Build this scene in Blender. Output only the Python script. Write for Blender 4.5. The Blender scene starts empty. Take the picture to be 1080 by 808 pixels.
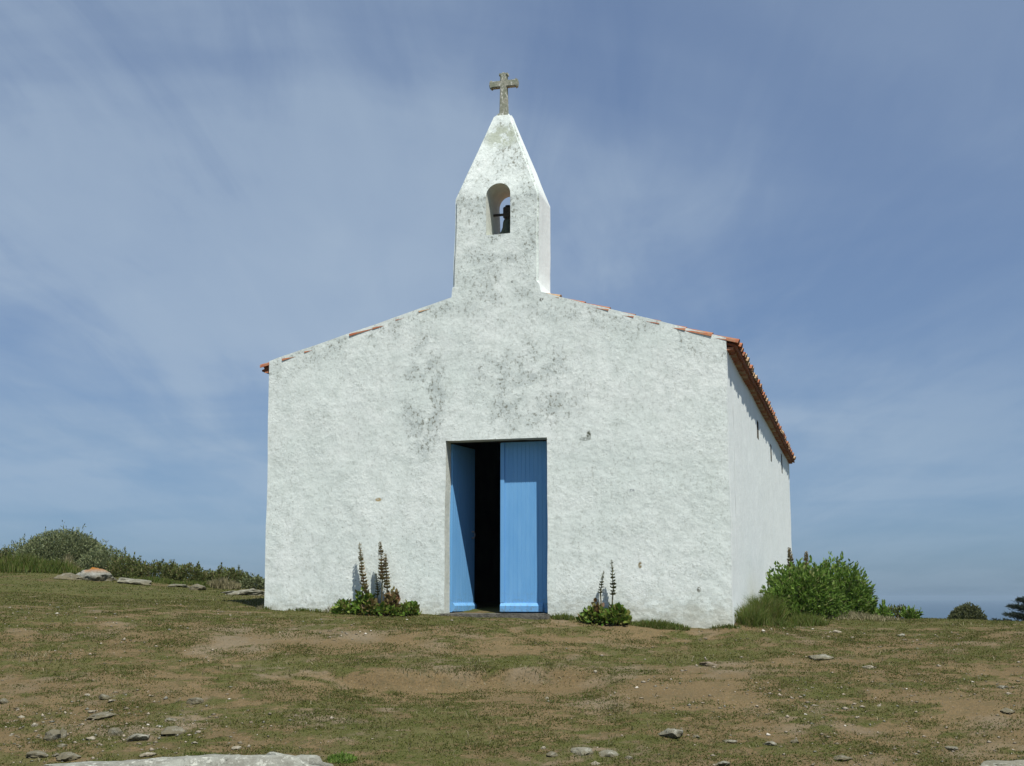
import bpy, bmesh, math, random
import numpy as np
from mathutils import Vector, Matrix
random.seed(7)
rng = np.random.default_rng(11)
R = math.radians
scene = bpy.context.scene
COL = scene.collection

# ------------------------------------------------------------------ camera
F = 1340.0; PITCH = R(9.57); CZ = 0.19
cam_d = bpy.data.cameras.new('camera'); cam = bpy.data.objects.new('camera', cam_d); COL.objects.link(cam)
cam.location = (0, 0, CZ); cam.rotation_euler = (math.pi/2 + PITCH, 0, 0)
cam_d.sensor_width = 36; cam_d.lens = F/1080*36
cam_d.clip_start = .1; cam_d.clip_end = 200000
scene.camera = cam

# ------------------------------------------------------------------ light
ALPHA = R(15.2)                      # turn of the chapel
SUN_A = R(41); SUN_E = R(61)         # sun: turn from the facade's normal to the right, elevation
nrm = Vector((-math.sin(ALPHA), -math.cos(ALPHA), 0)); sid = Vector((math.cos(ALPHA), -math.sin(ALPHA), 0))
sh = nrm*math.cos(SUN_A) + sid*math.sin(SUN_A)
sdir = Vector((sh.x*math.cos(SUN_E), sh.y*math.cos(SUN_E), math.sin(SUN_E)))
sl = bpy.data.lights.new('sun', 'SUN'); sun = bpy.data.objects.new('sun', sl); COL.objects.link(sun)
sl.energy = 4.3; sl.angle = R(.53); sl.color = (1.0, .96, .88)
sun.rotation_euler = sdir.to_track_quat('Z', 'Y').to_euler(); sun.location = sdir*60

world = bpy.data.worlds.new('World'); scene.world = world; world.use_nodes = True
nt = world.node_tree; nt.nodes.clear()
def N(t, typ, **kw):
    n = t.nodes.new(typ)
    for k, v in kw.items():
        if k == 'ins':
            for a, b in v.items(): n.inputs[a].default_value = b
        else: setattr(n, k, v)
    return n
def L(t, a, b): t.links.new(a, b)
def ramp(t, fac, stops, interp='LINEAR'):
    r = N(t, 'ShaderNodeValToRGB'); L(t, fac, r.inputs[0]); r.color_ramp.interpolation = interp
    e = r.color_ramp.elements
    while len(e) > 1: e.remove(e[0])
    for i, (p, c) in enumerate(stops):
        x = e[0] if i == 0 else e.new(p)
        x.position = p; x.color = (c[0], c[1], c[2], 1) if hasattr(c, '__len__') else (c, c, c, 1)
    return r.outputs[0]
def math_(t, op, a, b=None, clamp=False):
    m = N(t, 'ShaderNodeMath', operation=op); m.use_clamp = clamp
    for i, v in enumerate((a, b)):
        if v is None: continue
        if isinstance(v, (int, float)): m.inputs[i].default_value = v
        else: L(t, v, m.inputs[i])
    return m.outputs[0]
def mix(t, fac, a, b, blend='MIX'):
    m = N(t, 'ShaderNodeMix', data_type='RGBA', blend_type=blend)
    for s, v in ((m.inputs[0], fac), (m.inputs[6], a), (m.inputs[7], b)):
        if isinstance(v, (int, float)): s.default_value = v
        elif hasattr(v, '__len__'): s.default_value = (v[0], v[1], v[2], 1)
        else: L(t, v, s)
    return m.outputs[2]
def noise(t, vec, scale, detail=4, rough=.55, dist=0, out=0):
    n = N(t, 'ShaderNodeTexNoise', ins={'Scale': scale, 'Detail': detail, 'Roughness': rough, 'Distortion': dist})
    if vec is not None: L(t, vec, n.inputs['Vector'])
    return n.outputs[out]
def mapping(t, vec, scale=(1,1,1), loc=(0,0,0), rot=(0,0,0)):
    m = N(t, 'ShaderNodeMapping', ins={'Scale': scale, 'Location': loc, 'Rotation': rot}); L(t, vec, m.inputs['Vector'])
    return m.outputs[0]

sky = N(nt, 'ShaderNodeTexSky', sky_type='NISHITA'); sky.sun_disc = False
sky.sun_elevation = SUN_E; sky.sun_rotation = math.atan2(sdir.x, sdir.y)
sky.altitude = 30; sky.air_density = 1.0; sky.dust_density = .6; sky.ozone_density = 3.0
geo = N(nt, 'ShaderNodeTexCoord')
sep = N(nt, 'ShaderNodeSeparateXYZ'); L(nt, geo.outputs['Generated'], sep.inputs[0])
zc = math_(nt, 'MAXIMUM', sep.outputs[2], 0.0)
zc2 = math_(nt, 'ADD', zc, .09)
cx = math_(nt, 'DIVIDE', sep.outputs[0], zc2); cy = math_(nt, 'DIVIDE', sep.outputs[1], zc2)
cmb = N(nt, 'ShaderNodeCombineXYZ'); L(nt, cx, cmb.inputs[0]); L(nt, cy, cmb.inputs[1])
wsp = noise(nt, mapping(nt, cmb.outputs[0], (3.4, .8, 1), (1.3, 5.2, 0), (0, 0, 1.0)), 1.6, 9, .62, .8)
c1 = noise(nt, mapping(nt, cmb.outputs[0], (.7, .75, 1), (3.1, 1.4, 0), (0, 0, .6)), 1.0, 7, .48, .5)
c2 = noise(nt, mapping(nt, cmb.outputs[0], (1.5, .5, 1), (7.3, 2.2, 0), (0, 0, .9)), 1.1, 6, .55, .6)
cl = math_(nt, 'ADD', math_(nt, 'ADD', math_(nt, 'MULTIPLY', c1, .60), math_(nt, 'MULTIPLY', c2, .30)), math_(nt, 'MULTIPLY', wsp, .18))
veil = ramp(nt, cl, [(.40, 0.0), (.50, .35), (.58, .75), (.72, 1.0)])
# more open blue to the upper right, as on that day
gx = math_(nt, 'MULTIPLY', sep.outputs[0], 1.0)
open_ = ramp(nt, math_(nt, 'ADD', math_(nt, 'MULTIPLY', gx, .9), math_(nt, 'MULTIPLY', sep.outputs[2], .9)), [(.30, 1.0), (.52, .35)])
low = ramp(nt, sep.outputs[2], [(0.0, .25), (.035, .30), (.10, .85), (.16, 1.0)])
vf = math_(nt, 'MULTIPLY', math_(nt, 'MULTIPLY', veil, open_), low)
vf = math_(nt, 'ADD', math_(nt, 'MULTIPLY', vf, .58), .19)
tint = mix(nt, 1.0, sky.outputs[0], (.83, .98, 1.17), 'MULTIPLY')
grad = ramp(nt, sep.outputs[2], [(0.0, (.42, .58, .84)), (.12, (.71, .73, .78)), (.45, (1.05, 1.0, .98))])
tint = mix(nt, 1.0, tint, grad, 'MULTIPLY')
skc = mix(nt, vf, tint, (4.9, 6.1, 7.5))
bg = N(nt, 'ShaderNodeBackground', ins={'Strength': .062}); L(nt, skc, bg.inputs[0])
wo = N(nt, 'ShaderNodeOutputWorld'); L(nt, bg.outputs[0], wo.inputs[0])
vs = scene.view_settings; scene.display_settings.display_device = 'sRGB'
vs.view_transform = 'Standard'; vs.look = 'None'; vs.gamma = 1; vs.exposure = .45; vs.use_curve_mapping = False

# ------------------------------------------------------------------ helpers
def ray(px, row):
    x = px-540; y = 404-row
    return np.array([x, F*math.cos(PITCH)-y*math.sin(PITCH), F*math.sin(PITCH)+y*math.cos(PITCH)])
def at(px, row, Y):
    d = ray(px, row); return np.array([0, 0, CZ]) + d*(Y/d[1])

_perm = np.random.default_rng(5).random((256, 256))
def vnoise(x, y, s, ox=0.0):
    x = np.asarray(x)*s+ox+100; y = np.asarray(y)*s+ox*1.7+100
    xi = np.floor(x).astype(int); yi = np.floor(y).astype(int); fx = x-xi; fy = y-yi
    fx = fx*fx*(3-2*fx); fy = fy*fy*(3-2*fy)
    a = _perm[xi % 256, yi % 256]; b = _perm[(xi+1) % 256, yi % 256]; c = _perm[xi % 256, (yi+1) % 256]; d = _perm[(xi+1) % 256, (yi+1) % 256]
    return (a*(1-fx)+b*fx)*(1-fy)+(c*(1-fx)+d*fx)*fy
def fbm(x, y, s, o=4, ox=0.0, g=.5):
    t = 0; a = 1; tot = 0
    for i in range(o):
        t = t+a*vnoise(x, y, s*2**i, ox+i*13.7); tot += a; a *= g
    return t/tot
def sstep(a, b, x):
    t = np.clip((x-a)/(b-a), 0, 1); return t*t*(3-2*t)

def tag(o, label=None, cat=None, group=None, kind=None):
    if label: o['label'] = label
    if cat: o['category'] = cat
    if group: o['group'] = group
    if kind: o['kind'] = kind
    return o
def empty(name, loc, rz=0, **k):
    o = bpy.data.objects.new(name, None); COL.objects.link(o); o.location = loc; o.rotation_euler = (0, 0, rz)
    o.empty_display_size = .1
    return tag(o, **k)
def link(name, me, mat=None, parent=None, smooth=False):
    o = bpy.data.objects.new(name, me); COL.objects.link(o)
    if mat is not None:
        for m in (mat if isinstance(mat, (list, tuple)) else [mat]): me.materials.append(m)
    if parent: o.parent = parent
    if smooth: me.shade_smooth()
    return o
def from_bm(name, bm, mat=None, parent=None, smooth=False, auto=None):
    me = bpy.data.meshes.new(name); bm.normal_update(); bm.to_mesh(me); bm.free()
    o = link(name, me, mat, parent, smooth)
    if auto is not None:
        me.shade_smooth(); me.set_sharp_from_angle(angle=R(auto))
    return o
def np_mesh(name, V, Fc, mat=None, parent=None, smooth=False):
    V = np.asarray(V, dtype=np.float32).reshape(-1, 3); Fc = np.asarray(Fc, dtype=np.int32)
    k = Fc.shape[1]; me = bpy.data.meshes.new(name)
    me.vertices.add(len(V)); me.vertices.foreach_set('co', V.ravel())
    me.loops.add(Fc.size); me.loops.foreach_set('vertex_index', Fc.ravel())
    me.polygons.add(len(Fc)); me.polygons.foreach_set('loop_start', np.arange(0, Fc.size, k, dtype=np.int32))
    me.update(calc_edges=True); me.validate()
    return link(name, me, mat, parent, smooth)
def box(bm, x0, x1, y0, y1, z0, z1):
    v = [bm.verts.new(p) for p in ((x0,y0,z0),(x1,y0,z0),(x1,y1,z0),(x0,y1,z0),(x0,y0,z1),(x1,y0,z1),(x1,y1,z1),(x0,y1,z1))]
    for f in ((0,3,2,1),(4,5,6,7),(0,1,5,4),(1,2,6,5),(2,3,7,6),(3,0,4,7)): bm.faces.new([v[i] for i in f])
def prism_y(bm, pts, y0, y1):
    n = len(pts); a = [bm.verts.new((p[0], y0, p[1])) for p in pts]; b = [bm.verts.new((p[0], y1, p[1])) for p in pts]
    bm.faces.new(a); bm.faces.new(b[::-1])
    for i in range(n): bm.faces.new((a[i], b[i], b[(i+1) % n], a[(i+1) % n]))
    bmesh.ops.recalc_face_normals(bm, faces=bm.faces)
def tube(bm, pts, rad, seg=8, cap=True):
    rings = []
    for i, p in enumerate(pts):
        p = Vector(p); q = Vector(pts[min(i+1, len(pts)-1)])-Vector(pts[max(i-1, 0)]); q.normalize()
        s = q.orthogonal().normalized() if abs(q.z) < .9 else Vector((1,0,0)).cross(q).normalized()
        if abs(q.z) < .9: s = q.cross(Vector((0,0,1))).normalized()
        t = q.cross(s); r = rad[i] if hasattr(rad, '__len__') else rad
        rings.append([bm.verts.new(p+s*(r*math.cos(2*math.pi*k/seg))+t*(r*math.sin(2*math.pi*k/seg))) for k in range(seg)])
    for a, b in zip(rings, rings[1:]):
        for k in range(seg): bm.faces.new((a[k], a[(k+1) % seg], b[(k+1) % seg], b[k]))
    if cap: bm.faces.new(rings[0][::-1]); bm.faces.new(rings[-1])
def lathe(bm, prof, seg=20, c=(0,0,0)):
    rings = []
    for r, z in prof: rings.append([bm.verts.new((c[0]+r*math.cos(2*math.pi*k/seg), c[1]+r*math.sin(2*math.pi*k/seg), c[2]+z)) for k in range(seg)])
    for a, b in zip(rings, rings[1:]):
        for k in range(seg): bm.faces.new((a[k], a[(k+1) % seg], b[(k+1) % seg], b[k]))
    bm.faces.new(rings[0][::-1]); bm.faces.new(rings[-1])
def boolean(o, cutters):
    for c in cutters:
        c.parent = o.parent
        m = o.modifiers.new('b', 'BOOLEAN'); m.operation = 'DIFFERENCE'; m.solver = 'EXACT'; m.object = c
    bpy.context.view_layer.update(); dg = bpy.context.evaluated_depsgraph_get(); dg.update()
    me = bpy.data.meshes.new_from_object(o.evaluated_get(dg))
    o.modifiers.clear(); old = o.data; o.data = me
    for c in cutters: bpy.data.objects.remove(c)
    return o
def temp(fn, *a):
    bm = bmesh.new(); fn(bm, *a); bmesh.ops.recalc_face_normals(bm, faces=bm.faces)
    return from_bm('cutter', bm)
def vert_noise3(co, amp, s):
    # gentle unevenness of an old lime washed wall, continuous over all parts
    from mathutils import noise as mn
    p = Vector(co)*s
    return Vector((mn.noise(p), mn.noise(p+Vector((31, 7, 3))), mn.noise(p+Vector((5, 51, 17)))))*amp
def cut_grid(o, step, amp, s=1.3, auto=32):
    """slice a wall into a grid and make it uneven"""
    bm = bmesh.new(); bm.from_mesh(o.data)
    for ax in range(3):
        lo = min(v.co[ax] for v in bm.verts); hi = max(v.co[ax] for v in bm.verts)
        k = math.ceil((lo+.02)/step)
        while k*step < hi-.02:
            co = Vector((0,0,0)); co[ax] = k*step+.0007; no = Vector((0,0,0)); no[ax] = 1
            bmesh.ops.bisect_plane(bm, geom=bm.verts[:]+bm.edges[:]+bm.faces[:], plane_co=co, plane_no=no, dist=1e-5)
            k += 1
    for v in bm.verts: v.co += vert_noise3(v.co, amp, s)+vert_noise3(v.co, amp*.45, s*3.3)
    bm.normal_update(); bm.to_mesh(o.data); bm.free()
    o.data.shade_smooth(); o.data.set_sharp_from_angle(angle=R(auto))

# ------------------------------------------------------------------ chapel frame and tracing on its planes
P0 = at(523, 646, 17.2)
U = np.array([math.cos(ALPHA), -math.sin(ALPHA), 0]); W = np.array([math.sin(ALPHA), math.cos(ALPHA), 0])
CAMP = np.array([0, 0, CZ])
def fac(px, row, v=0.0):
    """pixel of the survey photo -> (u, z) on the plane at depth v behind the facade"""
    d = ray(px, row); t = np.dot(P0+W*v-CAMP, W)/np.dot(d, W); p = CAMP+d*t-P0
    return float(np.dot(p, U)), float(p[2])
def loc2w(u, v, z): p = P0+U*u+W*v; return Vector((p[0], p[1], P0[2]+z))

# ------------------------------------------------------------------ materials
def mat(name):
    m = bpy.data.materials.new(name); m.use_nodes = True; t = m.node_tree; t.nodes.clear()
    o = N(t, 'ShaderNodeOutputMaterial'); b = N(t, 'ShaderNodeBsdfPrincipled'); L(t, b.outputs[0], o.inputs[0])
    b.inputs['Roughness'].default_value = .85; b.inputs['Specular IOR Level'].default_value = .25
    return m, t, b
def setc(t, b, c, name='Base Color'):
    if hasattr(c, '__len__'): b.inputs[name].default_value = (c[0], c[1], c[2], 1)
    else: L(t, c, b.inputs[name])
def bump(t, b, h, strength, dist):
    n = N(t, 'ShaderNodeBump', ins={'Strength': strength, 'Distance': dist}); L(t, h, n.inputs['Height']); L(t, n.outputs[0], b.inputs['Normal'])
def oc(t): return N(t, 'ShaderNodeTexCoord').outputs['Object']

def blob(t, sx, cx_, cz_, rx, rz, soft=.5):
    """soft elliptic patch on the wall plane (x, z)"""
    a = math_(t, 'DIVIDE', math_(t, 'SUBTRACT', sx.outputs[0], cx_), rx); c = math_(t, 'DIVIDE', math_(t, 'SUBTRACT', sx.outputs[2], cz_), rz)
    d = math_(t, 'ADD', math_(t, 'MULTIPLY', a, a), math_(t, 'MULTIPLY', c, c))
    return ramp(t, d, [(max(0, 1-soft), 1.0), (1.0, 0.0)])
def plaster(name, front):
    m, t, b = mat(name); v = oc(t); sx = N(t, 'ShaderNodeSeparateXYZ'); L(t, v, sx.inputs[0])
    b.inputs['Roughness'].default_value = .9
    big = noise(t, v, .9, 5, .6, .3); mid = noise(t, v, 5, 6, .65, .2); fine = noise(t, v, 26, 5, .7)
    col = mix(t, ramp(t, big, [(.35, 0.0), (.65, 1.0)]), (.655, .725, .685), (.735, .785, .75))
    col = mix(t, math_(t, 'MULTIPLY', ramp(t, mid, [(.46, 0.0), (.66, 1.0)]), .6), col, (.545, .605, .565))
    if front:
        # grey weathered areas over and beside the door, and under the verges
        b1 = fac(447, 418); b2 = fac(555, 410); b3 = fac(512, 385)
        m1 = blob(t, sx, b1[0], b1[1], .34, .95, .5); m2 = blob(t, sx, b2[0], b2[1], .95, .75, .8)
        ua, za = fac(571, 307.5); ub, zb = fac(765.5, 356); uc_, zc_ = fac(476, 314); ud, zd = fac(284, 381)
        def below(ux, zx, uy, zy):   # drop below a verge line
            sl_ = (zy-zx)/(uy-ux); return math_(t, 'SUBTRACT', math_(t, 'ADD', math_(t, 'MULTIPLY', sx.outputs[0], sl_), zx-sl_*ux), sx.outputs[2])
        dr = math_(t, 'MINIMUM', below(ua, za, ub, zb), below(uc_, zc_, ud, zd))
        m3 = ramp(t, math_(t, 'ADD', dr, .5), [(.5, .0), (.54, .9), (.68, .9), (.9, 0)]); m4 = blob(t, sx, .0, 5.7, .9, 1.9, .6)
        stn = math_(t, 'MAXIMUM', math_(t, 'MAXIMUM', m1, math_(t, 'MULTIPLY', m2, .75)), math_(t, 'MAXIMUM', math_(t, 'MULTIPLY', m3, .5), math_(t, 'MULTIPLY', m4, .55)))
        stn = math_(t, 'ADD', stn, .16, True)
        br = ramp(t, noise(t, v, 3.2, 7, .72, .5), [(.44, 0.0), (.60, 1.0)])
        f1 = math_(t, 'MULTIPLY', math_(t, 'MULTIPLY', stn, br), .72)
        col = mix(t, f1, col, (.39, .445, .43))
        sp = ramp(t, noise(t, mapping(t, v, (1, 1, .75)), 23, 4, .75), [(.54, 0.0), (.575, 1.0)])
        spm = math_(t, 'MULTIPLY', sp, math_(t, 'ADD', math_(t, 'MULTIPLY', stn, math_(t, 'MULTIPLY', br, 1.3)), .12, True))
        col = mix(t, spm, col, (.23, .24, .20))
        sp2 = ramp(t, noise(t, v, 34, 3, .6), [(.645, 0.0), (.68, 1.0)])
        col = mix(t, math_(t, 'MULTIPLY', sp2, .7), col, (.30, .31, .27))
        sp3 = ramp(t, noise(t, v, 13, 6, .8), [(.60, 0.0), (.66, .55)]); col = mix(t, sp3, col, (.38, .41, .37))
        for px, row, ru, rz_, cc in ((621, 459, .035, .07, (.10, .11, .08)), (617, 463, .09, .03, (.3, .33, .3)), (399, 527, .055, .03, (.38, .30, .16)), (666, 517, .06, .02, (.30, .33, .34)), (675, 596, .03, .05, (.22, .18, .09)), (571, 316, .03, .03, (.12, .12, .10)), (737, 622, .03, .04, (.15, .15, .12)), (540, 297, .02, .02, (.08, .08, .07))):
            q_ = fac(px, row); col = mix(t, math_(t, 'MULTIPLY', blob(t, sx, q_[0], q_[1], ru, rz_, .6), ramp(t, noise(t, v, 30, 4, .7), [(.40, 0.0), (.50, 1.0)])), col, cc)
        base = ramp(t, sx.outputs[2], [(0.0, 1.0), (.38, 0.0)])
        bs = math_(t, 'MULTIPLY', base, ramp(t, noise(t, mapping(t, v, (.7, 1, 1.5)), 9, 7, .75), [(.45, 0.0), (.56, 1.0)]))
        splash = math_(t, 'MULTIPLY', ramp(t, math_(t, 'ADD', math_(t, 'ADD', sx.outputs[2], .35), math_(t, 'MULTIPLY', noise(t, v, 4, 5, .7), .5)), [(.42, 1.0), (.75, 0.0)]), .6); col = mix(t, splash, col, (.40, .38, .28))
        col = mix(t, math_(t, 'MULTIPLY', bs, .6), col, (.36, .37, .31))
        bare = blob(t, sx, .02, 6.72, .30, .22, .7)      # bare grey render under the cross
        bare = math_(t, 'MULTIPLY', bare, ramp(t, noise(t, v, 7, 4, .6), [(.44, 0.0), (.50, 1.0)]))
        col = mix(t, math_(t, 'MULTIPLY', bare, .8), col, (.36, .40, .31))
    else:
        st = noise(t, mapping(t, v, (9, 9, .35)), 1.0, 5, .6)
        hi = ramp(t, sx.outputs[2], [(1.6/6, 0.0), (3.3/6, 1.0)])
        hi = ramp(t, math_(t, 'DIVIDE', sx.outputs[2], 6.0), [(.30, .15), (.52, 1.0)])
        col = mix(t, math_(t, 'MULTIPLY', math_(t, 'MULTIPLY', ramp(t, st, [(.50, 0.0), (.64, 1.0)]), hi), .55), col, (.50, .53, .50))
        col = mix(t, .5, col, (.80, .835, .815))
    setc(t, b, col)
    h = math_(t, 'ADD', math_(t, 'MULTIPLY', noise(t, v, 8, 8, .68), 1.0), math_(t, 'MULTIPLY', fine, .5))
    h = math_(t, 'MULTIPLY', h, ramp(t, noise(t, v, 1.7, 4, .6), [(.36, .45), (.64, 1.25)])); h = math_(t, 'ADD', h, math_(t, 'MULTIPLY', noise(t, mapping(t, v, (1, 1, 1.2)), 2.0, 3, .5), .9))
    vor = N(t, 'ShaderNodeTexVoronoi', ins={'Scale': 17.0}); L(t, v, vor.inputs['Vector'])
    h = math_(t, 'ADD', h, math_(t, 'MULTIPLY', vor.outputs[0], .12))
    bump(t, b, h, .42 if front else .3, .024)
    return m
M = {}
M['front'] = plaster('lime_wash_front', True); M['side'] = plaster('lime_wash_side', False)

def simple(name, c1_, c2_, sc, rough=.85, bmp=.3, bd=.01, island=False):
    m, t, b = mat(name); v = oc(t); f = ramp(t, noise(t, v, sc, 6, .65), [(.35, 0.0), (.65, 1.0)])
    col = mix(t, f, c1_, c2_); setc(t, b, col); b.inputs['Roughness'].default_value = rough
    bump(t, b, noise(t, v, sc*3, 5, .65), bmp, bd); return m
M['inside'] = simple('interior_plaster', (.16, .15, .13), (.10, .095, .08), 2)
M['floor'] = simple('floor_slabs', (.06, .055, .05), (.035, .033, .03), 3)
M['reveal'] = simple('reveal_limewash', (.62, .65, .58), (.50, .53, .47), 6, bmp=.4, bd=.02)
M['bronze'] = simple('aged_bronze', (.035, .050, .042), (.07, .085, .065), 12, .45)
M['iron'] = simple('dark_iron', (.02, .018, .016), (.045, .035, .03), 20, .6)
M['steel'] = simple('dull_steel', (.25, .26, .27), (.15, .15, .15), 30, .4)
M['step'] = simple('step_stone_and_jamb_shade', (.15, .14, .115), (.075, .072, .058), 14, bmp=.8, bd=.03)
M['deck'] = simple('eaves_clay', (.26, .085, .035), (.15, .05, .022), 9, bmp=.5)

def door_mat():
    m, t, b = mat('blue_door_paint'); v = oc(t)
    f = ramp(t, noise(t, mapping(t, v, (6, 6, .8)), 2, 5, .6), [(.3, 0.0), (.7, 1.0)])
    col = mix(t, f, (.125, .335, .62), (.165, .39, .67))
    col = mix(t, math_(t, 'MULTIPLY', ramp(t, noise(t, v, 30, 4, .7), [(.66, 0.0), (.72, 1.0)]), .35), col, (.05, .14, .26))
    setc(t, b, col); b.inputs['Roughness'].default_value = .5; sd = N(t, 'ShaderNodeSeparateXYZ'); L(t, v, sd.inputs[0])
    ft = math_(t, 'MULTIPLY', ramp(t, sd.outputs[2], [(0.0, 1.0), (.30, 0.0)]), ramp(t, noise(t, v, 22, 6, .75), [(.50, 0.0), (.60, .8)]))
    setc(t, b, mix(t, ft, col, (.16, .22, .24))); bump(t, b, noise(t, mapping(t, v, (10, 10, 1)), 8, 4), .2, .004); return m
M['door'] = door_mat()
def tile_mat():
    m, t, b = mat('clay_roof_tiles'); v = oc(t); g = N(t, 'ShaderNodeNewGeometry')
    c = ramp(t, g.outputs['Random Per Island'], [(0, (.30, .095, .045)), (.35, (.36, .14, .07)), (.6, (.26, .08, .04)), (.8, (.44, .31, .19)), (1, (.40, .25, .14))])
    col = mix(t, math_(t, 'MULTIPLY', ramp(t, noise(t, v, 14, 5, .7), [(.46, 0.0), (.6, 1.0)]), .6), c, (.27, .21, .13))
    setc(t, b, col); bump(t, b, noise(t, v, 30, 4), .3, .01); return m
M['tile'] = tile_mat()
def cross_mat():
    m, t, b = mat('lichened_cross_stone'); v = oc(t)
    col = mix(t, ramp(t, noise(t, v, 9, 5, .7), [(.4, 0.0), (.6, 1.0)]), (.20, .22, .16), (.31, .31, .25))
    col = mix(t, ramp(t, noise(t, mapping(t, v, (2.5, 2.5, 1)), 11, 4, .7), [(.56, 0.0), (.62, 1.0)]), col, (.58, .58, .52))
    setc(t, b, col); bump(t, b, noise(t, v, 40, 5), .6, .01); return m
M['cross'] = cross_mat()

def rock_mat(name, a, c, lichen=False, pale=.45):
    m, t, b = mat(name); v = oc(t)
    col = mix(t, ramp(t, noise(t, v, 5, 7, .7, .3), [(.38, 0.0), (.62, 1.0)]), a, c)
    col = mix(t, math_(t, 'MULTIPLY', ramp(t, noise(t, v, 14, 6, .75), [(.53, 0.0), (.62, 1.0)]), pale), col, (.47, .48, .42))
    col = mix(t, ramp(t, noise(t, v, 22, 5, .7), [(.62, 0.0), (.68, .8)]), col, (.055, .06, .045))
    if lichen:
        g = N(t, 'ShaderNodeSeparateXYZ'); L(t, v, g.inputs[0])
        up = ramp(t, g.outputs[2], [(.08, 0.0), (.2, 1.0)])
        k = math_(t, 'MULTIPLY', up, ramp(t, noise(t, mapping(t, v, (1,1,1), (.7, .2, .1)), 3.2, 6, .7), [(.45, 0.0), (.50, 1.0)]))
        col = mix(t, k, col, (.27, .105, .012))
    gp = N(t, 'ShaderNodeSeparateXYZ'); L(t, v, gp.inputs[0])
    soil = math_(t, 'MULTIPLY', ramp(t, math_(t, 'ADD', math_(t, 'MULTIPLY', gp.outputs[2], 8.0), math_(t, 'ADD', noise(t, v, 16, 5, .7), .1)), [(.45, 1.0), (.85, 0.0)]), .75)
    col = mix(t, soil, col, (.115, .10, .055))
    setc(t, b, col)
    bump(t, b, math_(t, 'ADD', noise(t, v, 9, 7, .7), math_(t, 'MULTIPLY', noise(t, v, 40, 4, .6), .3)), .9, .03); return m
M['rock'] = rock_mat('grey_granite', (.150, .138, .095), (.10, .09, .058), pale=.2)
M['rock_l'] = rock_mat('lichened_granite', (.25, .25, .22), (.15, .15, .12), True)
M['rock_w'] = rock_mat('pale_quartz', (.36, .33, .26), (.24, .21, .15), pale=.2)
M['rock_b'] = rock_mat('brown_stone', (.19, .14, .10), (.10, .08, .055), pale=.2)
M['pale'] = rock_mat('lichened_pale_slab', (.27, .28, .24), (.17, .17, .14), pale=.8)
M['slab'] = rock_mat('pale_slab', (.20, .195, .15), (.13, .125, .09), pale=.35)

def leaf_mat(name, cols, rough=.6, tr=.3):
    m, t, b = mat(name); g = N(t, 'ShaderNodeNewGeometry')
    c = ramp(t, g.outputs['Random Per Island'], [(i/max(1, len(cols)-1), k) for i, k in enumerate(cols)])
    cn = noise(t, oc(t), 2.2, 3, .5); c = mix(t, math_(t, 'MULTIPLY', ramp(t, cn, [(.4, 0.0), (.6, 1.0)]), .25), c, tuple(x*.6 for x in cols[0]))
    setc(t, b, c); b.inputs['Roughness'].default_value = rough
    tl = N(t, 'ShaderNodeBsdfTranslucent'); L(t, c, tl.inputs[0]); ms = N(t, 'ShaderNodeMixShader', ins={0: tr})
    L(t, b.outputs[0], ms.inputs[1]); L(t, tl.outputs[0], ms.inputs[2])
    o = [n for n in t.nodes if n.type == 'OUTPUT_MATERIAL'][0]; L(t, ms.outputs[0], o.inputs[0]); return m
M['turf'] = leaf_mat('short_turf_blades', [(.080, .105, .014), (.10, .118, .020), (.135, .125, .032), (.24, .19, .09), (.078, .108, .018), (.19, .145, .065), (.10, .125, .022), (.27, .23, .13)], tr=.45)
M['cush'] = leaf_mat('dark_cushion_blades', [(.075, .105, .018), (.095, .12, .024), (.13, .125, .036), (.19, .155, .065)], tr=.45)
M['tallg'] = leaf_mat('tall_grass_blades', [(.075, .125, .018), (.10, .15, .024), (.13, .15, .035), (.20, .175, .07)], tr=.45)
M['dryg'] = leaf_mat('dry_grass_blades', [(.22, .19, .10), (.16, .15, .07), (.30, .26, .16), (.11, .12, .045)], tr=.3)
M['mallow'] = leaf_mat('fresh_green_leaves', [(.09, .17, .022), (.13, .23, .035), (.20, .29, .06), (.10, .19, .028), (.23, .24, .09)], tr=.42)
M['acanth'] = leaf_mat('mixed_weed_leaves', [(.07, .15, .018), (.13, .22, .03), (.21, .27, .05), (.14, .11, .04), (.09, .17, .02)])
M['redl'] = leaf_mat('reddish_weed_leaves', [(.17, .085, .045), (.13, .14, .04), (.22, .15, .07), (.12, .07, .04)])
M['bract'] = leaf_mat('brown_seed_heads', [(.25, .18, .10), (.36, .30, .18), (.20, .22, .08), (.27, .17, .11)], tr=.15)
M['bractg'] = leaf_mat('green_seed_heads', [(.07, .10, .035), (.13, .14, .06), (.10, .09, .045)], tr=.15)
M['tamar'] = leaf_mat('grey_green_leaves', [(.15, .185, .085), (.22, .25, .13), (.12, .155, .06), (.20, .20, .10)])
M['bramble'] = leaf_mat('dark_scrub_leaves', [(.085, .115, .030), (.12, .155, .042), (.16, .175, .06), (.15, .12, .055)])
M['farb'] = leaf_mat('far_shrub_leaves', [(.075, .09, .035), (.11, .12, .045), (.06, .07, .032)])
M['conif'] = leaf_mat('dark_conifer_needles', [(.012, .024, .014), (.020, .034, .018), (.010, .018, .012)], tr=.1)
M['bark'] = simple('stem_bark', (.09, .07, .045), (.05, .04, .028), 20)
M['stem'] = simple('green_stem', (.10, .11, .04), (.10, .07, .04), 20)
M['petal'] = leaf_mat('white_petals', [(.6, .6, .5), (.5, .48, .36), (.65, .65, .6)])

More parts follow.
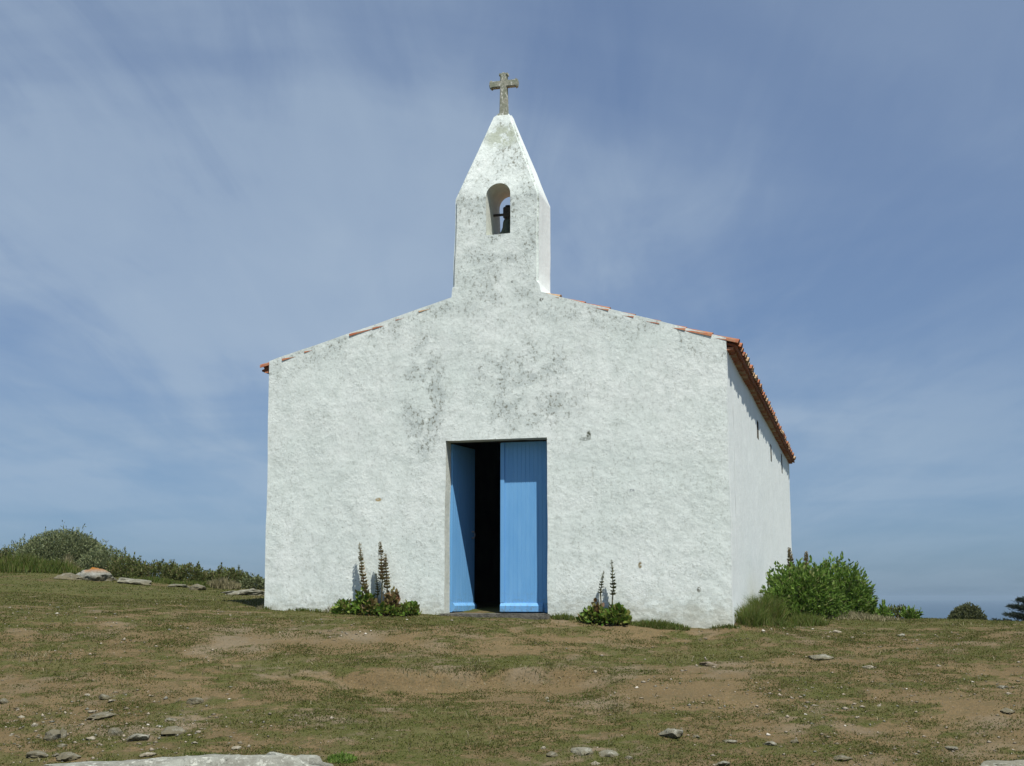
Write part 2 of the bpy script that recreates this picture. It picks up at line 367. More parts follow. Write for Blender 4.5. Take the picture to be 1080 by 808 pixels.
# ------------------------------------------------------------------ terrain
pts = []
def cp(px, row, Y): p = at(px, row, Y); pts.append((p[0], p[1], p[2]))
for px in (-500, 0, 270, 540, 810, 1080, 1600): cp(px, 810, 11.3)
for px, r in ((-300, 742), (0, 744), (250, 746), (540, 748), (800, 746), (1080, 744), (1500, 740)): cp(px, r, 13)
for px, r in ((-300, 700), (0, 706), (250, 710), (540, 712), (800, 714), (1080, 712), (1500, 705)): cp(px, r, 14.2)
for px, r in ((-300, 672), (0, 678), (200, 682), (400, 686), (620, 690), (820, 692), (1080, 690), (1500, 685)): cp(px, r, 15.2)
for px, r in ((0, 655), (180, 658), (400, 661), (620, 666), (760, 671), (860, 672), (1080, 673)): cp(px, r, 16.2)
for px, r, y in ((-200, 640, 17.5), (0, 641, 17.6), (150, 643, 17.6)): cp(px, r, y)
for px, row in ((280, 643), (400, 647), (523, 650), (640, 655), (772, 662)):
    u, z = fac(px, row); p = loc2w(u, -.02, z); pts.append((p.x, p.y, p.z))
for px, r, y in ((830, 659, 17.5), (900, 651.5, 19), (1000, 654, 19), (1100, 657, 18.8), (1300, 655, 19)): cp(px, r, y)
for px, r, y in ((-200, 618, 21), (0, 623, 20.5), (120, 628, 20.5), (250, 634, 20), (-200, 603, 26), (0, 604.5, 25.5), (100, 610, 24.5), (180, 618, 24), (265, 626, 23)): cp(px, r, y)
for x, y, z in ((-9, 32, .45), (-3, 32, .0), (-16, 32, .6), (3, 24, -.15), (3, 33, -.4), (6.5, 24, -.5), (10, 25, -.8), (9, 33, -1.2), (18, 30, -1.3), (-6, 42, -.3), (8, 42, -1.5), (16, 42, -1.7), (-18, 42, .2),
                (0, 8, -1.75), (-6, 8, -1.75), (6, 8, -1.75), (0, 3, -1.65), (0, -3, -1.7), (-10, 0, -1.6), (10, 0, -1.8), (-16, 14, -.9), (16, 14, -.9), (0, -15, -2.6), (-22, 20, .2), (24, 20, -.9)): pts.append((x, y, z))
pts = np.array(pts)
def tps_fit(P):
    n = len(P); d = np.hypot(P[:, None, 0]-P[None, :, 0], P[:, None, 1]-P[None, :, 1])
    K = np.where(d > 0, d*d*np.log(np.maximum(d, 1e-9)), 0)+np.eye(n)*.02
    Q = np.c_[np.ones(n), P[:, :2]]; A = np.zeros((n+3, n+3)); A[:n, :n] = K; A[:n, n:] = Q; A[n:, :n] = Q.T
    return np.linalg.solve(A, np.r_[P[:, 2], 0, 0, 0])
Wt = tps_fit(pts)
def tps(x, y):
    out = Wt[-3]+Wt[-2]*x+Wt[-1]*y
    for i, p in enumerate(pts):
        r2 = (x-p[0])**2+(y-p[1])**2
        out = out+Wt[i]*.5*r2*np.log(np.maximum(r2, 1e-12))
    return out
def scarp(x, y):
    yl = 14.35+.10*np.sin(x*1.9+.6)+.12*(vnoise(x, y*0, 1.3, 3)-.5)
    ex = sstep(-2.3, -1.6, x)*(1-sstep(.6, 1.3, x))
    d = yl-y                                   # in front of the lip
    return -.13*ex*sstep(0, .13, d)*(1-sstep(.25, 1.5, d))+.02*ex*np.exp(-((y-yl-.15)/.25)**2)
def gz(x, y, fine=True):
    x = np.asarray(x, float); y = np.asarray(y, float)
    r = np.hypot(x, y-18); f = sstep(26, 44, r)
    xc = np.clip(x, -40, 40); yc = np.clip(y, -30, 60)
    near = tps(xc, yc)
    far = -1.2-.035*np.maximum(r-30, 0)-21*sstep(60, 190, r)-6*sstep(180, 320, r)+1.2*(fbm(x, y, .04, 3, 5)-.5)
    z = near*(1-f)+far*f+scarp(x, y)
    z = z+.10*(fbm(x, y, .55, 3, 2)-.5)*(1-.6*np.exp(-(np.hypot(x-0, y-17)/5)**4))
    if fine: z = z+.035*(fbm(x, y, 2.6, 4, 9, .6)-.5)+.014*(fbm(x, y, 9, 2, 4)-.5)
    return z
def hit(px, row, y0=9.0, y1=32.0):
    Y = np.linspace(y0, y1, 900); d = ray(px, row); P = CAMP[:, None]+d[:, None]*(Y/d[1])[None, :]
    below = np.where(P[2] <= gz(P[0], P[1]))[0]
    if len(below) == 0: return None
    i = below[0]; return float(P[0, i]), float(P[1, i])

# where turf grows (centre and half sizes read off the photo, laid out on the ground)
turf = []
for px, row, w, h, s in ((140, 640, 330, 26, 1), (420, 652, 260, 7, 1), (40, 700, 110, 20, .8), (500, 699, 125, 9, 1.15), (700, 692, 110, 9, .9), (830, 684, 40, 6, .6), (250, 660, 90, 6, .6),
        (500, 775, 200, 28, .9), (380, 738, 130, 14, .55), (680, 790, 120, 20, .85), (250, 760, 120, 10, .45), (915, 745, 65, 13, .8), (1030, 695, 90, 12, .45), (980, 657, 190, 8, 1), (850, 792, 60, 10, .55), (620, 680, 70, 6, .5),
        (780, 672, 90, 4, .5), (110, 742, 120, 14, .5), (200, 800, 250, 10, .5), (1030, 780, 60, 10, .45), (300, 700, 60, 8, .35), (870, 715, 80, 8, .4), (560, 668, 90, 4, .6)):
    a = hit(px, row); b_ = hit(px, row+h); c_ = hit(px, row-h)
    if a is None: continue
    yb = b_[1] if b_ else a[1]-1; yc = c_[1] if c_ else a[1]+6
    turf.append((a[0], (yb+yc)/2, w*a[1]/1359, max(.15, (yc-yb)/2), s))
bare = []
for px, row, w, h, s in ((680, 730, 130, 22, 1), (500, 720, 130, 7, 1.2), (500, 672, 190, 8, .8), (290, 685, 130, 14, .7), (990, 775, 130, 14, .7), (330, 725, 90, 8, .4), (30, 636, 50, 3.5, .9), (255, 770, 60, 8, .5),
        (800, 664, 120, 3.5, .8), (1010, 735, 50, 12, .5), (820, 705, 110, 10, .7), (670, 660, 80, 4, .9)):
    a = hit(px, row); b_ = hit(px, row+h); c_ = hit(px, row-h)
    if a is None: continue
    yb = b_[1] if b_ else a[1]-1; yc = c_[1] if c_ else a[1]+3
    bare.append((a[0], (yb+yc)/2, w*a[1]/1359, max(.15, (yc-yb)/2), s))
def turf_mask(x, y):
    m = np.full(np.shape(x), .39)
    for X, Y, a, b_, s in turf: m = np.maximum(m, .42+.42*s*np.exp(-(((x-X)/a)**2+((y-Y)/b_)**2)**1.5*1.0))
    for X, Y, a, b_, s in bare: m = m-.42*s*np.exp(-(((x-X)/a)**2+((y-Y)/b_)**2)**1.5)
    m = np.where(y > 17.2, np.maximum(m, .42+.55*sstep(17.2, 18.0, y)), m)
    n = fbm(x*.75, y*1.25, 1.7, 6, 21, .72); n2 = fbm(x*.8, y*1.6, 6.0, 4, 61, .7)
    return np.clip((m-.5)*.95+(n-.5)*1.9+(n2-.5)*1.9+.5, 0, 1)

def axis(lo, hi, step, far, grow=1.12):
    a = list(np.arange(lo, hi+1e-6, step)); s = step
    while a[-1] < far: s *= grow; a.append(a[-1]+s)
    s = step; b = []; x = lo
    while x > -far: s *= grow; x -= s; b.append(x)
    return np.array(b[::-1]+a)
gx_ = axis(-9.5, 9.5, .05, 900, 1.10); gy_ = axis(9.5, 21.0, .045, 900, 1.10)
GX, GY = np.meshgrid(gx_, gy_); GZ = gz(GX, GY)
nx, ny = len(gx_), len(gy_)
idx = np.arange(nx*ny).reshape(ny, nx)
Fq = np.stack([idx[:-1, :-1], idx[:-1, 1:], idx[1:, 1:], idx[1:, :-1]], -1).reshape(-1, 4)
TM = turf_mask(GX, GY)
def ground_mat():
    m, t, b = mat('turf_and_bare_earth'); v = oc(t)
    at_ = N(t, 'ShaderNodeAttribute', attribute_name='turf'); g = at_.outputs['Fac']
    n1 = noise(t, v, 7, 6, .7, .3); n2 = noise(t, v, 44, 6, .75); n3 = noise(t, v, 1.2, 5, .6)
    f = math_(t, 'ADD', g, math_(t, 'MULTIPLY', math_(t, 'SUBTRACT', n1, .5), 1.1))
    f = math_(t, 'ADD', f, math_(t, 'MULTIPLY', math_(t, 'SUBTRACT', noise(t, mapping(t, v, (.8, 1.6, 1)), 3.0, 7, .72, .2), .5), 1.3))
    f = math_(t, 'ADD', f, math_(t, 'MULTIPLY', math_(t, 'SUBTRACT', n2, .5), .8))
    f = ramp(t, f, [(.42, 0.0), (.58, .45), (.86, 1.0)])
    earth = mix(t, ramp(t, n3, [(.35, 0.0), (.65, 1.0)]), (.132, .093, .044), (.168, .121, .059))
    earth = mix(t, ramp(t, n2, [(.40, 0.0), (.62, .8)]), earth, (.080, .064, .036))
    earth = mix(t, ramp(t, noise(t, v, 60, 4, .7), [(.61, 0.0), (.66, .7)]), earth, (.27, .235, .165))
    earth = mix(t, ramp(t, noise(t, mapping(t, v, (1, 1, 1), (9, 2, 0)), 75, 4, .7), [(.60, 0.0), (.65, .75)]), earth, (.055, .045, .024))
    earth = mix(t, ramp(t, noise(t, mapping(t, v, (.8, 1.3, 1), (5, 6, 0)), 4.5, 7, .75), [(.50, 0.0), (.60, .5)]), earth, (.088, .075, .038))
    gr = mix(t, ramp(t, noise(t, v, 20, 5, .7), [(.35, 0.0), (.65, 1.0)]), (.048, .060, .013), (.090, .091, .029))
    gr = mix(t, ramp(t, noise(t, v, 85, 3, .7), [(.58, 0.0), (.66, .6)]), gr, (.20, .175, .08))
    gr = mix(t, ramp(t, noise(t, v, 3, 5, .7), [(.45, 0.0), (.65, .6)]), gr, (.13, .115, .052))
    gv = ramp(t, noise(t, mapping(t, v, (1, 1, 1), (3, 8, 0)), .9, 4, .6), [(.52, 0.0), (.66, .35)])
    earth = mix(t, gv, earth, (.20, .175, .135))
    setc(t, b, mix(t, f, earth, gr)); b.inputs['Roughness'].default_value = .95; b.inputs['Specular IOR Level'].default_value = .1
    h = math_(t, 'ADD', math_(t, 'MULTIPLY', noise(t, v, 14, 6, .7), 1.0), math_(t, 'MULTIPLY', f, math_(t, 'MULTIPLY', noise(t, v, 60, 4, .7), .9)))
    bump(t, b, h, .75, .03); return m
gr_ = np_mesh('ground', np.stack([GX, GY, GZ], -1).reshape(-1, 3), Fq, ground_mat(), smooth=True)
attr = gr_.data.attributes.new('turf', 'FLOAT', 'POINT'); attr.data.foreach_set('value', TM.ravel().astype(np.float32))
tag(gr_, kind='structure')

m, t, b = mat('sea_water'); v = oc(t)
setc(t, b, (.02, .05, .08)); b.inputs['Roughness'].default_value = .28; b.inputs['IOR'].default_value = 1.33; b.inputs['Specular IOR Level'].default_value = .5
bump(t, b, noise(t, v, .12, 6, .6), .5, 1.5)
bm = bmesh.new(); S = 12000
bmesh.ops.create_grid(bm, x_segments=8, y_segments=8, size=S)
sea = from_bm('sea', bm, m); sea.location = (0, 0, -23); tag(sea, kind='structure')

hz = bpy.data.materials.new('sea_haze'); hz.use_nodes = True; t = hz.node_tree; t.nodes.clear()
ho = N(t, 'ShaderNodeOutputMaterial'); pv = N(t, 'ShaderNodeVolumePrincipled', ins={'Density': 2.2e-4, 'Anisotropy': .2}); pv.inputs['Color'].default_value = (.50, .66, .80, 1)
L(t, pv.outputs[0], ho.inputs['Volume'])
bm = bmesh.new(); box(bm, -12200, 12200, -12200, 12200, -75, 9.5)
haze = from_bm('haze', bm, hz); tag(haze, 'thin pale sea haze in the air', 'haze', kind='stuff')

# ------------------------------------------------------------------ chapel
chapel = empty('chapel', P0, -ALPHA, label='small white lime washed chapel with a bell gable and open blue door', cat='chapel')
LEN = 15.1; TH = .75
uLt, zLt = fac(284, 381); uLb, zLb = fac(280, 643); uRt, zRt = fac(765.5, 356); uRb, zRb = fac(773, 661)
uA, zA = fac(476, 314); uB, zB = fac(571, 307.5)
tw = {}
tw['bl'] = fac(477, 312); tw['br'] = fac(569, 308)
print('facade', (uLt, zLt), (uLb, zLb), (uRt, zRt), (uRb, zRb), 'apex', (uA, zA), (uB, zB))
sR = (zB-zRt)/(uB-uRt); sL = (zA-zLt)/(uA-uLt)
uRid = (zRt-zLt+sL*uLt-sR*uRt)/(sL-sR); zRid = zLt+sL*(uRid-uLt)
print('ridge', uRid, zRid, 'slopes', sL, sR)
zJ = min(zA, zB)-.02
outline = [(uLb, -1.3), (uRb, -1.3), (uRt, zRt), (uB, zB), (tw['br'][0], zJ+.0), (tw['bl'][0], zJ+.0), (uA, zA), (uLt, zLt)]
# tower foot sits in the notch between both verges
outline = [(uLb, -1.3), (uRb, -1.3), (uRt, zRt), (uB, zB-.0), (uA, zA), (uLt, zLt)]
bm = bmesh.new(); prism_y(bm, outline, 0, TH)
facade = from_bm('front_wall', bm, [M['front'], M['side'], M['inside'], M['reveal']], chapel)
d0 = fac(467.5, 463.5); d1 = fac(577, 463); dB = fac(471, 646); dB1 = fac(577.5, 644)
DX0, DX1 = (d0[0]+dB[0])/2, (d1[0]+dB1[0])/2; DZ = (d0[1]+d1[1])/2; REC = .24
print('door', DX0, DX1, DZ)
c1_ = temp(box, DX0, DX1, -.2, TH+.2, -.6, DZ)
c2_ = temp(box, DX0-.09, DX1+.09, REC, TH+.3, -.6, DZ+.05)
boolean(facade, [c1_]); boolean(facade, [c2_])
cut_grid(facade, .3, .012)
def by_normal(o, front=0, side=1):
    for p in o.data.polygons:
        n = p.normal
        if abs(n.x) > .75 and abs(n.y) < .5: p.material_index = side
        elif n.y > .75: p.material_index = 2
        c = p.center
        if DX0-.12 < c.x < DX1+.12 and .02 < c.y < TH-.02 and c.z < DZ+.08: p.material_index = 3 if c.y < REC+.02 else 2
by_normal(facade)

# bell gable
shL = fac(480, 208.5); shR = fac(568.5, 214); tp = fac(521.5, 121, .3); tp1 = fac(538.5, 121, .3)
TD = TH
def tower(bm):
    # rings: foot, body, shoulder, top
    zt = tp[1]
    def ring(u0, u1, y0, y1, z, z2=None):
        z2 = z if z2 is None else z2
        return [bm.verts.new((u0, y0, z)), bm.verts.new((u1, y0, z2)), bm.verts.new((u1, y1, z2)), bm.verts.new((u0, y1, z))]
    rs = [ring(uA, uB, 0, TD, zA, zB), ring(uA+.012, uB-.045, 0.0, TD, zA+.16, zB+.16), ring((uA+shL[0])/2+.015, (uB+shR[0])/2-.025, 0, TD-.005, (zA+shL[1])/2),
          ring(shL[0], shR[0], .0, TD-.02, shL[1]-.02), ring(tp[0], tp1[0], TD/2-.09, TD/2+.09, zt)]
    bm.faces.new(rs[0][::-1]); bm.faces.new(rs[-1])
    for a, b2 in zip(rs, rs[1:]):
        for k in range(4): bm.faces.new((a[k], a[(k+1) % 4], b2[(k+1) % 4], b2[k]))
bm = bmesh.new(); tower(bm); bmesh.ops.recalc_face_normals(bm, faces=bm.faces)
es = [e for e in bm.edges if not (abs(e.verts[0].co.z-e.verts[1].co.z) < .12 and e.verts[0].co.z < zA+.1)]
es = [e for e in es if len(e.link_faces) == 2 and e.calc_face_angle(0) > .5 and min(v.co.z for v in e.verts) > zA+.1]
bmesh.ops.bevel(bm, geom=es, offset=.03, segments=2, affect='EDGES')
belf = from_bm('bell_gable', bm, [M['front'], M['side'], M['inside'], M['reveal']], chapel)
aL = fac(512.5, 247.5); aR = fac(538.5, 246.5); aT = fac(525, 192)
AX0, AX1, AZ0, AZ1 = aL[0], aR[0], (aL[1]+aR[1])/2, aT[1]
rA = (AX1-AX0)/2; ac = (AX0+AX1)/2
arch = [(AX0, AZ0), (AX1, AZ0)]+[(ac+rA*math.cos(a), AZ1-rA+rA*math.sin(a)) for a in np.linspace(0, math.pi, 15)]
boolean(belf, [temp(prism_y, arch, -.3, TD+.5)])
cut_grid(belf, .25, .012)
for p in belf.data.polygons:
    c = p.center; n = p.normal
    if AX0-.03 < c.x < AX1+.03 and AZ0-.03 < c.z < AZ1+.03 and .03 < c.y < TD-.03 and abs(n.y) < .3: p.material_index = 3
    elif n.x > .6 or n.x < -.6: p.material_index = 1

# cross (a part of the gable)
zt = tp[1]; cxm = (tp[0]+tp1[0])/2; cyy = TD/2
cz1 = fac(531, 77, .37)[1]; cw = (fac(546.5, 88, .37)[0]-fac(517.5, 88, .37)[0])/2; ca = fac(531, 89, .37)[1]; cxm = fac(531.5, 100, .37)[0]
hw = .047; fl = .062
P = [(-hw-.006, zt-.06), (-hw, ca-hw)]
def q(x, z): return (cxm+x, z)
prof = [(-.055, zt-.05), (-.044, ca-.05), (-cw+.035, ca-.05), (-cw+.03, ca-.068), (-cw, ca-.052), (-cw-.008, ca), (-cw, ca+.052), (-cw+.03, ca+.066), (-cw+.035, ca+.048), (-.044, ca+.048),
        (-.044, cz1-.05), (-.06, cz1-.045), (-.056, cz1-.012), (-.03, cz1-.015), (0, cz1), (.03, cz1-.015), (.056, cz1-.012), (.06, cz1-.045), (.044, cz1-.05), (.044, ca+.048), (cw-.035, ca+.048), (cw-.03, ca+.066),
        (cw, ca+.052), (cw+.008, ca), (cw, ca-.052), (cw-.03, ca-.068), (cw-.035, ca-.05), (.044, ca-.05), (.055, zt-.05)]
bm = bmesh.new(); prism_y(bm, [(cxm+(x*1.14 if abs(x) < .07 else x), z) for x, z in prof], cyy-.045, cyy+.045)
bmesh.ops.bevel(bm, geom=[e for e in bm.edges if e.is_manifold and abs(e.verts[0].co.y-e.verts[1].co.y) < 1e-4], offset=.01, segments=2, affect='EDGES')
box(bm, cxm-.075, cxm+.075, cyy-.07, cyy+.07, zt-.03, zt+.012)
from_bm('cross', bm, M['cross'], belf, auto=40)

# side and rear walls
def wall(name, pts_, mats=None):
    bm = bmesh.new()
    a = [bm.verts.new(p) for p in pts_[:4]]; b2 = [bm.verts.new(p) for p in pts_[4:]]
    bm.faces.new(a); bm.faces.new(b2)
    for k in range(4): bm.faces.new((a[k], a[(k+1) % 4], b2[(k+1) % 4], b2[k]))
    bmesh.ops.recalc_face_normals(bm, faces=bm.faces)
    return from_bm(name, bm, mats or [M['side'], M['inside'], M['step']], chapel)
z0 = -1.3; T2 = .5
rw = wall('side_wall', [(uRb, TH, z0), (uRb, LEN, z0), (uRb-T2, LEN, z0), (uRb-T2, TH, z0), (uRt, TH, zRt), (uRt, LEN, zRt), (uRt-T2, LEN, zRt), (uRt-T2, TH, zRt)])
# slit windows: read on the side wall plane
def side_pt(px, row):
    d = ray(px, row); o = P0+U*uRt-CAMP; tt = np.dot(o, U)/np.dot(d, U); p = CAMP+d*tt-P0
    return float(np.dot(p, W)), float(p[2])
slits = []
for px, r0, r1 in ((799, 444, 462), (813, 469, 486), (824, 475, 498)):
    v0, za = side_pt(px, r0); v1, zb = side_pt(px, r1); slits.append((v0, min(za, zRt-.25), zb)); print('slit', v0, za, zb)
cut = [temp(box, uRt-T2-.2, uRt+.3, v-.19, v+.19, zb, za) for v, za, zb in slits]
boolean(rw, cut); cut_grid(rw, .4, .012)
lw = wall('side_wall', [(uLb, TH, z0), (uLb, LEN, z0), (uLb+T2, LEN, z0), (uLb+T2, TH, z0), (uLt, TH, zLt), (uLt, LEN, zLt), (uLt+T2, LEN, zLt), (uLt+T2, TH, zLt)])
cut_grid(lw, .4, .012)
bm = bmesh.new(); prism_y(bm, [(uLb+T2, z0), (uRb-T2, z0), (uRt-T2, zRt+sR*-T2), (uRid, zRid), (uLt+T2, zLt+sL*T2)], LEN-T2, LEN); bw = from_bm('rear_wall', bm, [M['side']], chapel); cut_grid(bw, .5, .012)
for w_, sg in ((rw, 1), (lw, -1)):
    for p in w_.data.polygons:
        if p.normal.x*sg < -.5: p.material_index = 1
        elif w_ is rw and abs(p.normal.x) < .5 and uRt-T2+.03 < p.center.x < uRt-.03 and p.center.z > .5 and p.center.z < zRt-.1: p.material_index = 2  # slit jambs take the dark step stone, shade put into their colour
for v, za, zb in slits:     # iron frame and pane, all coloured dark so each slit reads as shaded
    bm = bmesh.new(); fr = from_bm('window', (box(bm, uRt-.24, uRt-.20, v-.188, v+.188, zb, za), bm)[1], M['iron'], chapel)
    bm = bmesh.new(); box(bm, uRt-.198, uRt-.190, v-.16, v+.16, zb+.015, za-.015); from_bm('pane', bm, M['iron'], fr)
bm = bmesh.new(); box(bm, uLb+.1, uRb-.1, .1, LEN-.1, -.25, -.03); from_bm('floor_slab', bm, M['floor'], chapel)
bm = bmesh.new(); box(bm, DX0-.03, DX1+.04, -.16, .55, -.12, -.015)
bmesh.ops.bevel(bm, geom=bm.edges[:], offset=.015, segments=2, affect='EDGES')
st_ = from_bm('doorstep', bm, M['step'], chapel); cut_grid(st_, .08, .012, 6)

# door leaves with matchboard planks
def leaf(wd, ht, hinge_left):
    """leaf in its own frame, hinge at x=0, front at y=0, z up"""
    bm = bmesh.new(); n = 12; pw = wd/n; prof = []
    for k in range(n):
        a = k*pw; prof += [(a+.0025, 0), (a+pw-.0025, 0)]
        if k < n-1: prof += [(a+pw, .0032)]
    a = [bm.verts.new((x, y, 0)) for x, y in prof]; b2 = [bm.verts.new((x, y, ht)) for x, y in prof]
    c = [bm.verts.new(p) for p in ((wd, .04, 0), (0, .04, 0), (wd, .04, ht), (0, .04, ht))]
    for i in range(len(prof)-1): bm.faces.new((a[i], a[i+1], b2[i+1], b2[i]))
    bm.faces.new((c[0], c[1], c[3], c[2])); bm.faces.new((a[-1], c[0], c[2], b2[-1])); bm.faces.new((c[1], a[0], b2[0], c[3]))
    bm.faces.new([c[0]]+a[::-1]+[c[1]][:0]+[c[1]]) ; bm.faces.new(b2+[c[2], c[3]])
    return bm
LW = (DX1-DX0)/2+.0; HT = DZ-.0
def make_leaf(x, ang, mirror):
    o = from_bm('door_leaf', leaf(LW-.012, HT-.02, True), M['door'], chapel)
    wd = LW-.012
    bm = bmesh.new(); v = [(0.0, -.001), (wd, -.001)]
    # weather board along the foot, with a sloped top
    prof = [(-.045, .01), (-.045, .085), (-.012, .125), (.0, .125), (.0, .01)]
    a = [bm.verts.new((.004, y, z)) for y, z in prof]; b2 = [bm.verts.new((wd-.11 if mirror else wd-.01, y, z)) for y, z in prof]
    bm.faces.new(a); bm.faces.new(b2[::-1])
    for i in range(5): bm.faces.new((a[i], b2[i], b2[(i+1) % 5], a[(i+1) % 5]))
    bmesh.ops.recalc_face_normals(bm, faces=bm.faces)
    wb = from_bm('weather_board', bm, M['door'], o)
    o.location = (x, REC, .0); o.rotation_euler = (0, 0, ang)
    if mirror:       # cover strip on the meeting edge
        bm = bmesh.new(); box(bm, .0, .055, -.016, -.0005, .128, HT-.03); from_bm('cover_strip', bm, M['door'], o)
    return o
right = make_leaf(DX0+LW+.004, 0, True)
left = make_leaf(DX0+.03, R(81), False)
bm = bmesh.new()    # ring handle on the open leaf's free edge
tube(bm, [(LW-.10+.0*k, -.02-.028*math.sin(math.pi*k/8), 1.02+.11*k/8) for k in range(9)], .008, 8)
tube(bm, [(LW-.10, .0, 1.03), (LW-.10, -.025, 1.03)], .012, 8); tube(bm, [(LW-.10, .0, 1.12), (LW-.10, -.025, 1.12)], .012, 8)
from_bm('handle', bm, M['steel'], left)

# roof
def roof_side(name, uE, zE, sgn):
    L_ = math.hypot(uE-uRid, zE-zRid); d = Vector(((uE-uRid)/L_, 0, (zE-zRid)/L_)); n = Vector((-d.z, 0, d.x)) if sgn > 0 else Vector((d.z, 0, -d.x))
    if n.z < 0: n = -n
    org = Vector((uRid, 0, zRid))-n*(.088 if sgn > 0 else .106); over = .18
    def pt(s, v, h): p = org+d*s+n*h; return (p.x, v, p.z)
    bm = bmesh.new()
    y0, y1 = .04, LEN+.08; s1 = L_+over-.02
    vs_ = [bm.verts.new(pt(*a)) for a in ((0, y0, .004), (s1, y0, .004), (s1, y1, .004), (0, y1, .004), (0, y0, .03), (s1, y0, .03), (s1, y1, .03), (0, y1, .03))]
    for f in ((0,3,2,1),(4,5,6,7),(0,1,5,4),(1,2,6,5),(2,3,7,6),(3,0,4,7)): bm.faces.new([vs_[i] for i in f])
    bmesh.ops.recalc_face_normals(bm, faces=bm.faces)
    roof = from_bm('roof', bm, M['deck'], chapel)
    bm = bmesh.new(); pitch = .215; rowl = .36; k = 0; v = .075
    def half(s0, s1_, v_, r0, r1, h0, h1, up):
        K = 6; rings = []
        for s, r, h in ((s0, r0, h0), (s1_, r1, h1)):
            for rr in (r, r-.012):
                rings.append([bm.verts.new(pt(s, v_+rr*math.cos(math.pi*i/K), h+(rr*.8*math.sin(math.pi*i/K)*up))) for i in range(K+1)])
        o0, i0, o1, i1 = rings
        for i in range(K):
            bm.faces.new((o0[i], o0[i+1], o1[i+1], o1[i])); bm.faces.new((i0[i], i1[i], i1[i+1], i0[i+1]))
            bm.faces.new((o1[i], o1[i+1], i1[i+1], i1[i])); bm.faces.new((o0[i], i0[i], i0[i+1], o0[i+1]))
        bm.faces.new((o0[0], o1[0], i1[0], i0[0])); bm.faces.new((o0[K], i0[K], i1[K], o1[K]))
    rows = int(math.ceil((L_+over)/rowl)); 
    while v < LEN:
        js = random.uniform(-.017, .017)
        for r_ in range(rows):
            e = L_+over-r_*rowl+js; s0 = max(.0, e-rowl-.06)
            if e < .1: continue
            uu = (org+d*e).x; uu0 = (org+d*s0).x
            if v < TD+.12 and min(abs(uu0-ac), abs(uu-ac)) < (uB-uA)/2+.05: 
                if min(uu, uu0) > uB or max(uu, uu0) < uA: pass
                elif sgn > 0 and uu > uB+.12: s0 = max(s0, (uB+.03-uRid)/d.x)
                elif sgn < 0 and uu < uA-.12: s0 = max(s0, (uA-.03-uRid)/d.x)
                else: continue
            jv = random.uniform(-.006, .006); jh = random.uniform(-.008, .014)
            half(s0, e, v+jv, .066, .082, .036+jh, .052+jh, 1)
            half(s0, e-.01, v+pitch/2, .072, .06, .085, .095, -1)
        v += pitch
    if sgn > 0:
        vv = .8
        while vv < LEN:      # ridge tiles
            K = 6; a = []
            for y, rr in ((vv, .12), (vv+.42, .105)):
                a.append([bm.verts.new((uRid+rr*math.cos(math.pi*i/K), y, zRid+.09+rr*.8*math.sin(math.pi*i/K))) for i in range(K+1)])
            for i in range(K): bm.faces.new((a[0][i], a[0][i+1], a[1][i+1], a[1][i]))
            vv += .38
    bmesh.ops.recalc_face_normals(bm, faces=bm.faces)
    from_bm('roof_tiles', bm, M['tile'], roof)
    bm = bmesh.new(); v = .12            # lower course of clay tiles corbelled out of the wall head
    while v < LEN:
        for rr0, rr1 in ((.09, .085),):
            K = 5; rings = []
            ux0 = uE-sgn*.03; ux1 = uE+sgn*.085
            zt_ = zE-.10
            for uu in (ux0, ux1):
                for rr in (.088, .072): rings.append([bm.verts.new((uu, v+rr*math.cos(math.pi*i/K), zt_-.062+rr*.7*math.sin(math.pi*i/K))) for i in range(K+1)])
            o0, i0, o1, i1 = rings
            for i in range(K):
                bm.faces.new((o0[i], o0[i+1], o1[i+1], o1[i])); bm.faces.new((i0[i], i1[i], i1[i+1], i0[i+1])); bm.faces.new((o1[i], o1[i+1], i1[i+1], i1[i]))
            bm.faces.new((o0[0], o1[0], i1[0], i0[0])); bm.faces.new((o0[K], i0[K], i1[K], o1[K]))
        v += .19
    bmesh.ops.recalc_face_normals(bm, faces=bm.faces)
    from_bm('eaves_course', bm, M['tile'], roof)
    return roof
roof_side('roof', uRt, zRt, 1); roof_side('roof', uLt, zLt, -1)

# bell
bc = Vector((ac, TD*.5, 0)); bz = AZ0
bpos = loc2w(ac+.03, TD*.5, AZ0)
bell = empty('bell', bpos, -ALPHA, label='small dark bronze bell hung in the arch of the white gable', cat='bell')
H_ = AZ1-AZ0
bm = bmesh.new(); lathe(bm, [(.132, .085), (.126, .10), (.094, .135), (.070, .20), (.062, .28), (.050, .315), (.02, .33)]); from_bm('bell_body', bm, M['bronze'], bell, auto=50)
bm = bmesh.new(); box(bm, -.055, .07, -.045, .045, .335, .50); box(bm, -.03, .045, -.03, .03, .50, .53)
bmesh.ops.bevel(bm, geom=bm.edges[:], offset=.01, segments=2, affect='EDGES')
tube(bm, [(-rA-.06, 0, .395), (rA+.04, 0, .395)], .02, 8); from_bm('headstock', bm, M['iron'], bell)
bm = bmesh.new(); lathe(bm, [(.006, .30), (.008, .12), (.022, .09), (.024, .07), (.01, .05)], 10); from_bm('clapper', bm, M['iron'], bell)

